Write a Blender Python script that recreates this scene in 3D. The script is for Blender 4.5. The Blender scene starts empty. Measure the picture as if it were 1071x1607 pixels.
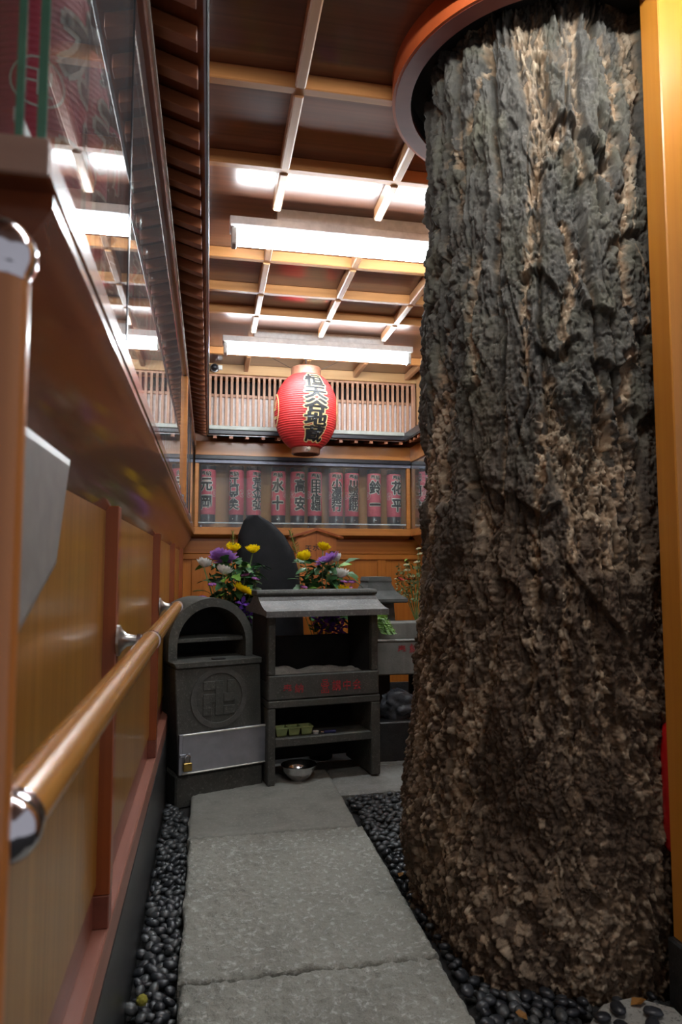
import bpy, bmesh, math, random
import numpy as np
from mathutils import Vector, Matrix, noise as mnoise

random.seed(7)
rng = np.random.default_rng(7)
S = bpy.context.scene
COL = S.collection
PI = math.pi

# ------------------------------------------------------------------ camera
H = 1.05
cam = bpy.data.objects.new('camera', bpy.data.cameras.new('camera'))
COL.objects.link(cam)
cam.data.sensor_fit = 'VERTICAL'
cam.data.sensor_height = 36.0
cam.data.lens = 24.0
cam.data.clip_start = 0.02
yaw, pitch = math.radians(10.93), math.radians(4.51)
cam.location = (0, 0, H)
cam.rotation_euler = (PI / 2 + pitch, 0, -yaw)
cam.data.dof.use_dof = True
cam.data.dof.focus_distance = 3.0
cam.data.dof.aperture_fstop = 7.0
S.camera = cam

# ------------------------------------------------------------------ world, exposure
W = bpy.data.worlds.new('world')
S.world = W
W.use_nodes = True
bgn = W.node_tree.nodes['Background']
bgn.inputs[0].default_value = (0.95, 0.93, 1.0, 1)
bgn.inputs[1].default_value = 0.15
S.view_settings.view_transform = 'Standard'
S.view_settings.look = 'None'
S.view_settings.exposure = 1.35
S.view_settings.gamma = 1.0
S.view_settings.use_curve_mapping = False
TUBE = 30.0          # emission strength of the fluorescent tubes
STREET_TUBE = 27.0   # the tubes above the entrance, behind the photographer

# ------------------------------------------------------------------ node helpers
class NT:
    def __init__(self, name):
        self.m = bpy.data.materials.new(name)
        self.m.use_nodes = True
        self.t = self.m.node_tree
        self.b = self.t.nodes['Principled BSDF']
        self.out = self.t.nodes['Material Output']
    def n(self, typ, **kw):
        nd = self.t.nodes.new(typ)
        for k, v in kw.items():
            if k.startswith('i_'):
                nd.inputs[k[2:].replace('_', ' ')].default_value = v
            else:
                setattr(nd, k, v)
        return nd
    def l(self, a, b):
        self.t.links.new(a, b)
    def coords(self, scale, rand=False):
        tc = self.n('ShaderNodeTexCoord')
        mp = self.n('ShaderNodeMapping')
        mp.inputs['Scale'].default_value = scale
        self.l(tc.outputs['Object'], mp.inputs['Vector'])
        if rand:
            oi = self.n('ShaderNodeObjectInfo')
            mu = self.n('ShaderNodeMath', operation='MULTIPLY')
            mu.inputs[1].default_value = 37.0
            self.l(oi.outputs['Random'], mu.inputs[0])
            self.l(mu.outputs[0], mp.inputs['Location'])
        return mp.outputs[0]
    def noise(self, vec, scale, detail=4, rough=0.55, dist=0.0):
        nd = self.n('ShaderNodeTexNoise')
        nd.inputs['Scale'].default_value = scale
        nd.inputs['Detail'].default_value = detail
        nd.inputs['Roughness'].default_value = rough
        nd.inputs['Distortion'].default_value = dist
        if vec is not None:
            self.l(vec, nd.inputs['Vector'])
        return nd.outputs['Fac']
    def ramp(self, fac, stops):
        r = self.n('ShaderNodeValToRGB')
        e = r.color_ramp.elements
        while len(e) < len(stops):
            e.new(0.5)
        for k, (p, c) in enumerate(stops):
            e[k].position = p
            e[k].color = (*c, 1) if len(c) == 3 else c
        self.l(fac, r.inputs[0])
        return r.outputs[0]
    def mix(self, fac, a, b, mode='MIX'):
        mx = self.n('ShaderNodeMix', data_type='RGBA', blend_type=mode)
        for sock, v in ((0, fac), (6, a), (7, b)):
            if isinstance(v, bpy.types.NodeSocket):
                self.l(v, mx.inputs[sock])
            elif sock == 0:
                mx.inputs[0].default_value = v
            else:
                mx.inputs[sock].default_value = (*v, 1)
        return mx.outputs[2]
    def bump(self, h, strength=0.3, dist=0.002):
        b = self.n('ShaderNodeBump')
        b.inputs['Strength'].default_value = strength
        b.inputs['Distance'].default_value = dist
        self.l(h, b.inputs['Height'])
        self.l(b.outputs[0], self.b.inputs['Normal'])
    def base(self, c):
        if isinstance(c, bpy.types.NodeSocket):
            self.l(c, self.b.inputs['Base Color'])
        else:
            self.b.inputs['Base Color'].default_value = (*c, 1)
    def set(self, rough=0.5, metal=0.0, spec=0.5, coat=0.0, coat_rough=0.1):
        self.b.inputs['Roughness'].default_value = rough
        self.b.inputs['Metallic'].default_value = metal
        self.b.inputs['Specular IOR Level'].default_value = spec
        self.b.inputs['Coat Weight'].default_value = coat
        self.b.inputs['Coat Roughness'].default_value = coat_rough

def wood(name, c1, c2, axis='z', rough=0.35, coat=0.3, coat_rough=0.12, stripes=60, contrast=1.0):
    t = NT(name)
    sc = {'x': (0.6, stripes, stripes), 'y': (stripes, 0.6, stripes), 'z': (stripes, stripes, 0.6)}[axis]
    v = t.coords(sc, True)
    f = t.noise(v, 1.0, 5, 0.6, 0.3)
    sc2 = {'x': (0.5, 6, 6), 'y': (6, 0.5, 6), 'z': (6, 6, 0.5)}[axis]
    g = t.noise(t.coords(sc2, True), 1.0, 2, 0.5, 0.8)
    lo = 0.5 - 0.22 / contrast
    hi = 0.5 + 0.22 / contrast
    col = t.ramp(f, [(lo, c1), (hi, c2)])
    dark = t.ramp(g, [(0.3, (0.78, 0.74, 0.7)), (0.65, (1, 1, 1))])
    t.base(t.mix(1.0, col, dark, 'MULTIPLY'))
    t.set(rough, 0, 0.5, coat, coat_rough)
    t.bump(f, 0.06, 0.001)
    return t.m

def stone(name, c1, c2, scale=14, rough=0.85, bump=0.5, speck=None, stain=None):
    t = NT(name)
    v = t.coords((1, 1, 1))
    a = t.noise(v, scale, 6, 0.65)
    b = t.noise(v, scale * 9, 3, 0.7)
    c = t.ramp(a, [(0.32, c1), (0.68, c2)])
    if speck:
        c = t.mix(t.ramp(b, [(0.55, (0, 0, 0)), (0.68, (1, 1, 1))]), c, speck)
    if stain:
        s = t.noise(t.coords((9, 9, 1.2)), 1.0, 4, 0.6)
        c = t.mix(t.ramp(s, [(0.48, (0, 0, 0)), (0.7, (0.8, 0.8, 0.8))]), c, stain)
    t.base(c)
    t.set(rough)
    t.bump(b, bump, 0.004)
    return t.m

def plain(name, c, rough=0.5, metal=0.0, var=0.12, scale=30, coat=0.0, bump=0.0):
    t = NT(name)
    f = t.noise(t.coords((1, 1, 1)), scale, 3)
    lo = tuple(x * (1 - var) for x in c)
    hi = tuple(min(1, x * (1 + var)) for x in c)
    t.base(t.ramp(f, [(0.3, lo), (0.7, hi)]))
    t.set(rough, metal, 0.5, coat)
    if bump:
        t.bump(f, bump, 0.002)
    return t.m

def petal(name, c, var=0.12):
    t = NT(name)
    f = t.noise(t.coords((1, 1, 1)), 3.0, 3)
    col = t.ramp(f, [(0.3, tuple(x * (1 - var) for x in c)), (0.7, c)])
    d = t.n('ShaderNodeBsdfDiffuse')
    r = t.n('ShaderNodeBsdfTranslucent')
    m = t.n('ShaderNodeMixShader')
    m.inputs[0].default_value = 0.42
    t.l(col, d.inputs[0])
    t.l(col, r.inputs[0])
    t.l(d.outputs[0], m.inputs[1])
    t.l(r.outputs[0], m.inputs[2])
    t.l(m.outputs[0], t.out.inputs[0])
    t.t.nodes.remove(t.b)
    return t.m

def emit(name, c, s):
    t = NT(name)
    t.base((0.9, 0.9, 0.9))
    t.b.inputs['Emission Color'].default_value = (*c, 1)
    t.b.inputs['Emission Strength'].default_value = s
    return t.m

def glass(name, tint):
    # thin window glass: see through it, with mirror reflections that grow towards grazing angles
    t = NT(name)
    lw = t.n('ShaderNodeLayerWeight')
    lw.inputs['Blend'].default_value = 0.5
    p = t.n('ShaderNodeMath', operation='POWER')
    p.inputs[1].default_value = 5.0
    t.l(lw.outputs['Facing'], p.inputs[0])
    ma = t.n('ShaderNodeMath', operation='MULTIPLY_ADD')
    ma.inputs[1].default_value = 0.95
    ma.inputs[2].default_value = 0.05
    t.l(p.outputs[0], ma.inputs[0])
    tr = t.n('ShaderNodeBsdfTransparent')
    tr.inputs[0].default_value = (*tint, 1)
    gl = t.n('ShaderNodeBsdfGlossy')
    gl.inputs['Roughness'].default_value = 0.0
    gl.inputs[0].default_value = (1, 1, 1, 1)
    mx = t.n('ShaderNodeMixShader')
    t.l(ma.outputs[0], mx.inputs[0])
    t.l(tr.outputs[0], mx.inputs[1])
    t.l(gl.outputs[0], mx.inputs[2])
    df = t.n('ShaderNodeBsdfDiffuse')
    df.inputs[0].default_value = (0.75, 0.8, 0.85, 1)
    m2 = t.n('ShaderNodeMixShader')
    m2.inputs[0].default_value = 0.035
    t.l(mx.outputs[0], m2.inputs[1])
    t.l(df.outputs[0], m2.inputs[2])
    t.l(m2.outputs[0], t.out.inputs[0])
    t.t.nodes.remove(t.b)
    return t.m

M = {}
M['panel'] = wood('lacquered_wall_panel', (0.27, 0.118, 0.014), (0.41, 0.195, 0.032), 'z', 0.32, 0.35, 0.14, 70)
M['panel_back'] = wood('back_wall_panel', (0.40, 0.125, 0.016), (0.54, 0.19, 0.028), 'z', 0.34, 0.3, 0.14, 50)
M['panel_h'] = wood('lacquered_board', (0.38, 0.12, 0.018), (0.52, 0.18, 0.03), 'x', 0.3, 0.35, 0.12, 45)
M['post'] = wood('red_brown_post', (0.24, 0.055, 0.012), (0.33, 0.08, 0.018), 'z', 0.3, 0.4, 0.12, 40)
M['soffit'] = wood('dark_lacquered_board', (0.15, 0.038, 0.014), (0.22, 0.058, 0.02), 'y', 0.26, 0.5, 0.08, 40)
M['ceil'] = wood('ceiling_board', (0.13, 0.05, 0.028), (0.22, 0.085, 0.045), 'x', 0.28, 0.5, 0.08, 60)
M['beam_x'] = wood('ceiling_cross_beam', (0.40, 0.17, 0.05), (0.54, 0.25, 0.085), 'x', 0.4, 0.15, 0.2, 60)
M['beam_y'] = wood('ceiling_rib', (0.40, 0.20, 0.09), (0.54, 0.29, 0.14), 'y', 0.4, 0.15, 0.2, 60)
M['rafter'] = wood('rafter_wood', (0.26, 0.08, 0.03), (0.36, 0.12, 0.045), 'x', 0.45, 0.1, 0.2, 60)
M['slat'] = wood('lattice_wood', (0.42, 0.22, 0.13), (0.55, 0.31, 0.2), 'z', 0.5, 0.05, 0.3, 60)
M['frieze'] = wood('pale_board', (0.48, 0.27, 0.11), (0.6, 0.36, 0.17), 'x', 0.45, 0.1, 0.3, 50)
M['case_back'] = wood('case_back_board', (0.42, 0.18, 0.04), (0.55, 0.26, 0.07), 'z', 0.5, 0.05, 0.3, 40)
M['case_wood'] = wood('case_frame', (0.45, 0.16, 0.03), (0.58, 0.23, 0.05), 'x', 0.35, 0.25, 0.15, 50)
M['jamb'] = wood('door_jamb', (0.50, 0.19, 0.022), (0.62, 0.26, 0.035), 'z', 0.36, 0.25, 0.15, 34)
M['rail'] = wood('handrail_wood', (0.48, 0.20, 0.032), (0.72, 0.36, 0.085), 'y', 0.26, 0.5, 0.1, 110)
M['pole'] = wood('grab_pole_wood', (0.52, 0.18, 0.04), (0.64, 0.24, 0.055), 'z', 0.3, 0.5, 0.12, 80)
M['sill'] = wood('sill_board', (0.24, 0.095, 0.065), (0.33, 0.135, 0.095), 'y', 0.42, 0.15, 0.2, 50)
M['skirt'] = wood('skirting', (0.17, 0.045, 0.025), (0.24, 0.07, 0.04), 'y', 0.4, 0.2, 0.2, 50)
M['ring'] = wood('ring_wood', (0.40, 0.075, 0.02), (0.50, 0.105, 0.028), 'z', 0.38, 0.25, 0.15, 12)
M['ring_shade'] = wood('shaded_ring_underside', (0.17, 0.035, 0.024), (0.22, 0.05, 0.032), 'x', 0.45, 0.1, 0.2, 12)  # darker copy of the ring wood; underside shade put into its colour
M['lit_end'] = wood('lit_board_end', (0.52, 0.36, 0.30), (0.64, 0.46, 0.39), 'x', 0.4, 0.1, 0.2, 30)  # lit look of the board's end face put into a paler colour
M['case_dark'] = wood('dark_case_back', (0.07, 0.045, 0.03), (0.11, 0.07, 0.045), 'z', 0.5, 0.05, 0.3, 40)
M['signboard'] = wood('sign_board', (0.48, 0.14, 0.03), (0.6, 0.2, 0.045), 'z', 0.4, 0.2, 0.2, 40)
M['black_stone'] = stone('black_granite', (0.014, 0.015, 0.016), (0.035, 0.036, 0.036), 20, 0.32, 0.15, (0.06, 0.06, 0.06))
M['dark_stone'] = stone('weathered_dark_stone', (0.038, 0.039, 0.034), (0.078, 0.077, 0.067), 11, 0.72, 0.35, (0.13, 0.13, 0.115), (0.045, 0.05, 0.043))
M['roof_stone'] = stone('paler_roof_stone', (0.09, 0.09, 0.088), (0.15, 0.15, 0.142), 11, 0.55, 0.3, (0.24, 0.24, 0.23))  # paler and smoother than the stand's other stone
M['relief_stone'] = stone('relief_stone', (0.055, 0.055, 0.05), (0.09, 0.089, 0.08), 14, 0.75, 0.35)
M['near_black'] = stone('near_black_stone', (0.006, 0.006, 0.007), (0.015, 0.015, 0.016), 9, 0.8, 0.3)  # near-black stone for interiors, vases, plinth and supports
M['monument'] = stone('monument_slate', (0.010, 0.011, 0.013), (0.024, 0.0245, 0.027), 5, 0.75, 0.25)
M['monument'].node_tree.nodes['Principled BSDF'].inputs['Specular IOR Level'].default_value = 0.15
M['planter'] = stone('planter_stone', (0.14, 0.14, 0.125), (0.24, 0.235, 0.21), 8, 0.85, 0.3, None, (0.07, 0.065, 0.06))
M['toro'] = stone('toro_stone', (0.06, 0.065, 0.062), (0.11, 0.115, 0.108), 12, 0.85, 0.3)
M['rock'] = stone('wet_black_rock', (0.03, 0.033, 0.04), (0.13, 0.14, 0.16), 9, 0.25, 0.5)
M['ash'] = stone('incense_ash', (0.58, 0.55, 0.50), (0.78, 0.75, 0.69), 20, 1.0, 0.6, (0.12, 0.11, 0.1))
M['soil'] = stone('black_soil', (0.012, 0.012, 0.012), (0.03, 0.029, 0.027), 30, 0.9, 0.6)
M['concrete'] = stone('grey_concrete', (0.17, 0.17, 0.155), (0.25, 0.25, 0.23), 10, 0.9, 0.4, (0.3, 0.3, 0.28))
M['flat_stone'] = stone('pale_flat_stone', (0.24, 0.24, 0.22), (0.34, 0.34, 0.31), 12, 0.9, 0.4, (0.1, 0.1, 0.1))
M['chrome'] = plain('chrome', (0.72, 0.72, 0.78), 0.12, 1.0, 0.05)
M['nickel'] = plain('satin_nickel', (0.55, 0.54, 0.52), 0.3, 1.0, 0.08)
M['steel'] = plain('polished_steel', (0.7, 0.7, 0.72), 0.16, 1.0, 0.05)
M['alu'] = plain('brushed_aluminium', (0.42, 0.43, 0.47), 0.48, 0.75, 0.12, 18)
M['alu_light'] = plain('pale_metal_edge', (0.75, 0.74, 0.66), 0.4, 0.5, 0.1)
M['track'] = plain('blue_grey_track', (0.16, 0.17, 0.22), 0.35, 0.3)
M['brass'] = plain('old_brass', (0.36, 0.24, 0.07), 0.35, 0.9, 0.2)
M['white_metal'] = plain('white_enamel', (0.78, 0.79, 0.8), 0.35)
M['black_metal'] = plain('black_metal', (0.02, 0.02, 0.025), 0.3, 0.2)
M['gutter_glint'] = plain('gutter_edge_glint', (0.55, 0.56, 0.66), 0.2, 0.6)  # highlight along the gutter edge put into the colour
M['gutter_green'] = plain('pale_gutter_board', (0.38, 0.4, 0.36), 0.45)
M['grey_plastic'] = plain('grey_plastic', (0.24, 0.235, 0.22), 0.45)
M['grey_plastic_light'] = plain('pale_grey_plastic', (0.50, 0.49, 0.46), 0.4)
M['white_paper'] = plain('white_board', (0.86, 0.80, 0.78), 0.7)
M['shade_black'] = plain('painted_shade', (0.012, 0.011, 0.012), 0.8)  # near-black colour standing for shade in open gaps
M['lantern_black'] = plain('black_lacquer', (0.015, 0.015, 0.022), 0.3, 0, 0.1, 30, 0.4)
M['ink'] = plain('black_ink', (0.018, 0.018, 0.02), 0.55)
M['ink_white'] = plain('white_outline_paint', (0.72, 0.68, 0.6), 0.6)
M['ink_gold'] = plain('gold_outline_paint', (0.72, 0.55, 0.26), 0.55)
M['red_paint'] = plain('faded_red_paint', (0.33, 0.025, 0.03), 0.8, 0, 0.5, 90)
M['cap_wood'] = wood('lantern_cap_wood', (0.20, 0.085, 0.05), (0.28, 0.13, 0.08), 'x', 0.4, 0.2, 0.2, 30)
M['stud'] = plain('pale_stud', (0.7, 0.66, 0.55), 0.3)
M['red_can'] = plain('red_enamel', (0.6, 0.012, 0.015), 0.3, 0, 0.05, 20, 0.4)
M['green_plastic'] = plain('pale_green_plastic', (0.26, 0.32, 0.13), 0.4)
M['blue_plastic'] = plain('dark_blue_plastic', (0.02, 0.025, 0.11), 0.4)
M['white_plastic'] = plain('white_plastic', (0.75, 0.75, 0.72), 0.4)
M['leaf'] = plain('chrysanthemum_leaf', (0.04, 0.125, 0.04), 0.45, 0, 0.5, 40)
M['leaf_light'] = plain('bright_green_leaf', (0.14, 0.30, 0.04), 0.45, 0, 0.4, 40)
M['leaf_dull'] = plain('dull_sprig_leaf', (0.26, 0.30, 0.09), 0.5, 0, 0.4, 40)
M['leaf_pale'] = plain('pale_leaf', (0.19, 0.25, 0.12), 0.5, 0, 0.4, 40)
M['stem'] = plain('stem_green', (0.13, 0.22, 0.08), 0.5)
M['yellow'] = petal('yellow_petal', (0.92, 0.72, 0.01))
M['purple'] = petal('purple_petal', (0.50, 0.25, 0.70), 0.25)
M['white'] = petal('white_petal', (0.93, 0.93, 0.90), 0.08)
M['violet'] = petal('violet_petal', (0.24, 0.09, 0.58), 0.4)
M['mauve'] = petal('mauve_floret', (0.62, 0.24, 0.66), 0.3)
M['cream'] = petal('cream_petal', (0.85, 0.78, 0.52))
M['red_flower'] = plain('red_floret', (0.6, 0.05, 0.04), 0.5)
M['dead_leaf'] = plain('fallen_leaf', (0.45, 0.22, 0.05), 0.6)
M['moss'] = plain('yellow_green_moss', (0.27, 0.24, 0.03), 0.9)
M['tube'] = emit('fluorescent_tube', (0.88, 0.955, 1.0), TUBE)
M['tube_street'] = emit('fluorescent_tube_entrance', (0.95, 0.96, 0.95), STREET_TUBE)
M['glass'] = glass('case_glass', (0.93, 0.955, 0.95))
M['glass_edge'] = plain('green_glass_edge', (0.10, 0.30, 0.22), 0.15)

def lantern_paper(name, c, ribs, rough=0.55):
    t = NT(name)
    f = t.noise(t.coords((1, 1, 1)), 25, 3)
    t.base(t.ramp(f, [(0.3, tuple(x * 0.9 for x in c)), (0.7, c)]))
    t.set(rough)
    wv = t.n('ShaderNodeTexWave', wave_type='BANDS', bands_direction='Z')
    wv.inputs['Scale'].default_value = ribs
    t.l(t.coords((1, 1, 1)), wv.inputs['Vector'])
    t.bump(wv.outputs['Fac'], 0.5, 0.002)
    return t.m
M['lantern_red'] = lantern_paper('small_lantern_paper', (0.74, 0.115, 0.165), 38)
M['big_red'] = plain('big_lantern_paper', (0.62, 0.035, 0.035), 0.5, 0, 0.08, 20)

def bark_material():
    t = NT('pine_bark')
    at = t.n('ShaderNodeAttribute', attribute_name='bark')
    sep = t.n('ShaderNodeSeparateColor')
    t.l(at.outputs['Color'], sep.inputs[0])
    pale, cell, low = sep.outputs[0], sep.outputs[1], sep.outputs[2]
    v = t.coords((1, 1, 0.6))
    n1 = t.noise(v, 85, 6, 0.75)
    n2 = t.noise(v, 9, 4, 0.6)
    grey = t.ramp(n1, [(0.3, (0.048, 0.046, 0.041)), (0.7, (0.125, 0.120, 0.106))])
    moss = t.mix(t.ramp(n2, [(0.46, (0, 0, 0)), (0.70, (0.55, 0.55, 0.55))]), grey, (0.125, 0.122, 0.078))
    brown = t.ramp(n1, [(0.3, (0.048, 0.032, 0.021)), (0.7, (0.15, 0.10, 0.064))])
    basec = t.mix(low, moss, brown)
    palec = t.ramp(cell, [(0.0, (0.20, 0.125, 0.07)), (0.5, (0.38, 0.265, 0.165)), (1.0, (0.60, 0.48, 0.34))])
    t.base(t.mix(pale, basec, palec))
    t.set(0.8, 0, 0.35)
    t.bump(n1, 0.9, 0.006)
    return t.m
M['bark'] = bark_material()

def path_material():
    t = NT('chiselled_path_stone')
    v = t.coords((1, 1, 1))
    a = t.noise(v, 5, 4, 0.6)
    b = t.noise(v, 55, 4, 0.65)
    c = t.noise(v, 260, 2, 0.5)
    col = t.ramp(a, [(0.3, (0.21, 0.21, 0.18)), (0.7, (0.29, 0.29, 0.25))])
    col = t.mix(t.ramp(c, [(0.5, (0, 0, 0)), (0.75, (0.5, 0.5, 0.5))]), col, (0.09, 0.09, 0.085))
    col = t.mix(t.ramp(b, [(0.54, (0, 0, 0)), (0.66, (0.8, 0.8, 0.8))]), col, (0.44, 0.44, 0.41))
    t.base(col)
    t.set(0.82)
    t.bump(b, 0.9, 0.010)
    return t.m
M['path'] = path_material()
M['path_far'] = stone('worn_path_stone', (0.18, 0.18, 0.16), (0.25, 0.25, 0.22), 9, 0.85, 0.3, (0.28, 0.28, 0.25))

def pebble_material():
    t = NT('black_pebble')
    oi = t.n('ShaderNodeObjectInfo')
    f = t.noise(t.coords((1, 1, 1)), 40, 3)
    c1 = t.ramp(oi.outputs['Random'], [(0.0, (0.012, 0.014, 0.018)), (0.7, (0.03, 0.034, 0.04)), (1.0, (0.065, 0.07, 0.07))])
    t.base(t.mix(t.ramp(f, [(0.5, (0, 0, 0)), (0.8, (0.3, 0.3, 0.3))]), c1, (0.08, 0.085, 0.09)))
    t.set(0.36)
    return t.m
M['pebble'] = pebble_material()

# ------------------------------------------------------------------ mesh helpers
class MB:
    def __init__(self):
        self.bm = bmesh.new()
    def _add(self, tmp, mat=None):
        if mat is not None:
            tmp.transform(mat)
        me = bpy.data.meshes.new('tmp')
        tmp.to_mesh(me)
        tmp.free()
        self.bm.from_mesh(me)
        bpy.data.meshes.remove(me)
        return self
    def box(self, x0, x1, y0, y1, z0, z1, bev=0.0, mat=None, seg=1):
        t = bmesh.new()
        bmesh.ops.create_cube(t, size=1.0)
        t.transform(Matrix.Translation(((x0 + x1) / 2, (y0 + y1) / 2, (z0 + z1) / 2)) @ Matrix.Diagonal((abs(x1 - x0), abs(y1 - y0), abs(z1 - z0), 1)))
        if bev > 0:
            bmesh.ops.bevel(t, geom=list(t.edges), offset=bev, segments=seg, affect='EDGES', profile=0.5)
        return self._add(t, mat)
    def lathe(self, prof, seg=24, mat=None, cap=True):
        t = bmesh.new()
        rings = []
        for r, z in prof:
            rings.append([t.verts.new((r * math.cos(2 * PI * k / seg), r * math.sin(2 * PI * k / seg), z)) for k in range(seg)])
        for a, b in zip(rings[:-1], rings[1:]):
            for k in range(seg):
                t.faces.new((a[k], a[(k + 1) % seg], b[(k + 1) % seg], b[k]))
        if cap:
            if prof[0][0] > 1e-6: t.faces.new(list(reversed(rings[0])))
            if prof[-1][0] > 1e-6: t.faces.new(rings[-1])
        bmesh.ops.remove_doubles(t, verts=t.verts, dist=1e-6)
        bmesh.ops.recalc_face_normals(t, faces=t.faces)
        return self._add(t, mat)
    def cyl(self, p0, p1, r0, r1=None, seg=14):
        r1 = r0 if r1 is None else r1
        p0, p1 = Vector(p0), Vector(p1)
        d = p1 - p0
        q = d.to_track_quat('Z', 'Y').to_matrix().to_4x4()
        return self.lathe([(r0, 0), (r1, d.length)], seg, Matrix.Translation(p0) @ q)
    def turned(self, p0, p1, prof, seg=18):
        p0, p1 = Vector(p0), Vector(p1)
        q = (p1 - p0).to_track_quat('Z', 'Y').to_matrix().to_4x4()
        return self.lathe(prof, seg, Matrix.Translation(p0) @ q)
    def tube(self, pts, r, seg=6):
        pts = [Vector(p) for p in pts]
        t = bmesh.new()
        rings = []
        for k, p in enumerate(pts):
            d = (pts[min(k + 1, len(pts) - 1)] - pts[max(k - 1, 0)]).normalized()
            q = d.to_track_quat('Z', 'Y').to_matrix()
            rr = r[k] if isinstance(r, (list, tuple)) else r
            rings.append([t.verts.new(p + q @ Vector((rr * math.cos(2 * PI * j / seg), rr * math.sin(2 * PI * j / seg), 0))) for j in range(seg)])
        for a, b in zip(rings[:-1], rings[1:]):
            for j in range(seg):
                t.faces.new((a[j], a[(j + 1) % seg], b[(j + 1) % seg], b[j]))
        t.faces.new(list(reversed(rings[0])))
        t.faces.new(rings[-1])
        return self._add(t)
    def prism(self, poly, axis, a, b, bev=0.0, mat=None):
        # polygon in the two other axes (cyclic order kept as given), extruded along axis
        t = bmesh.new()
        def P(p, c):
            return {'x': (c, p[0], p[1]), 'y': (p[0], c, p[1]), 'z': (p[0], p[1], c)}[axis]
        va = [t.verts.new(P(p, a)) for p in poly]
        vb = [t.verts.new(P(p, b)) for p in poly]
        n = len(poly)
        t.faces.new(va)
        t.faces.new(list(reversed(vb)))
        for k in range(n):
            t.faces.new((va[k], vb[k], vb[(k + 1) % n], va[(k + 1) % n]))
        bmesh.ops.recalc_face_normals(t, faces=t.faces)
        if bev:
            bmesh.ops.bevel(t, geom=list(t.edges), offset=bev, segments=1, affect='EDGES', profile=0.5)
        return self._add(t, mat)
    def quadstrip(self, A, B):
        t = bmesh.new()
        va = [t.verts.new(p) for p in A]
        vb = [t.verts.new(p) for p in B]
        for k in range(len(A) - 1):
            t.faces.new((va[k], va[k + 1], vb[k + 1], vb[k]))
        return self._add(t)
    def rock(self, c, s, sub=3, amp=0.18, freq=2.2, seed=0.0, mat=None):
        t = bmesh.new()
        bmesh.ops.create_icosphere(t, subdivisions=sub, radius=1.0)
        for v in t.verts:
            n = mnoise.fractal(v.co * freq + Vector((seed, seed * 2, seed * 3)), 1.0, 2.0, 4)
            v.co *= 1 + amp * n
        t.transform(Matrix.Translation(c) @ Matrix.Diagonal((*s, 1)))
        return self._add(t, mat)
    def mesh(self, name, mat, smooth=False, angle=40):
        me = bpy.data.meshes.new(name)
        self.bm.to_mesh(me)
        self.bm.free()
        me.materials.append(M[mat] if isinstance(mat, str) else mat)
        if smooth:
            me.polygons.foreach_set('use_smooth', [True] * len(me.polygons))
            me.set_sharp_from_angle(angle=math.radians(angle))
        return me

def link(name, me, parent=None, loc=None, rot=None, scale=None):
    o = bpy.data.objects.new(name, me)
    COL.objects.link(o)
    if parent is not None: o.parent = parent
    if loc is not None: o.location = loc
    if rot is not None: o.rotation_euler = rot
    if scale is not None: o.scale = scale
    return o

def obj(name, mb, mat, parent=None, smooth=False, angle=40, local=False, origin=None):
    """Link one mesh. Vertices are in world metres unless local; they are moved into the parent's frame."""
    me = mb.mesh(name, mat, smooth, angle)
    o = bpy.data.objects.new(name, me)
    COL.objects.link(o)
    base = Vector((0, 0, 0))
    if parent is not None:
        o.parent = parent
        q = parent
        while q is not None:
            base += q.location
            q = q.parent
    if local:
        return o
    if origin is not None:
        me.transform(Matrix.Translation(-Vector(origin)))
        o.location = Vector(origin) - base
    else:
        me.transform(Matrix.Translation(-base))
    return o

def tag(o, label=None, cat=None, group=None, kind=None):
    if label: o['label'] = label
    if cat: o['category'] = cat
    if group: o['group'] = group
    if kind: o['kind'] = kind
    return o

def thing(name, label, cat, loc=(0, 0, 0), rz=0.0, group=None):
    o = bpy.data.objects.new(name, None)
    COL.objects.link(o)
    o.empty_display_size = 0.05
    o.location = loc
    o.rotation_euler = (0, 0, rz)
    return tag(o, label, cat, group)

def struct(name, mb, mat, parent=None, smooth=False):
    o = obj(name, mb, mat, parent, smooth)
    if parent is None:
        o['kind'] = 'structure'
    return o

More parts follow.
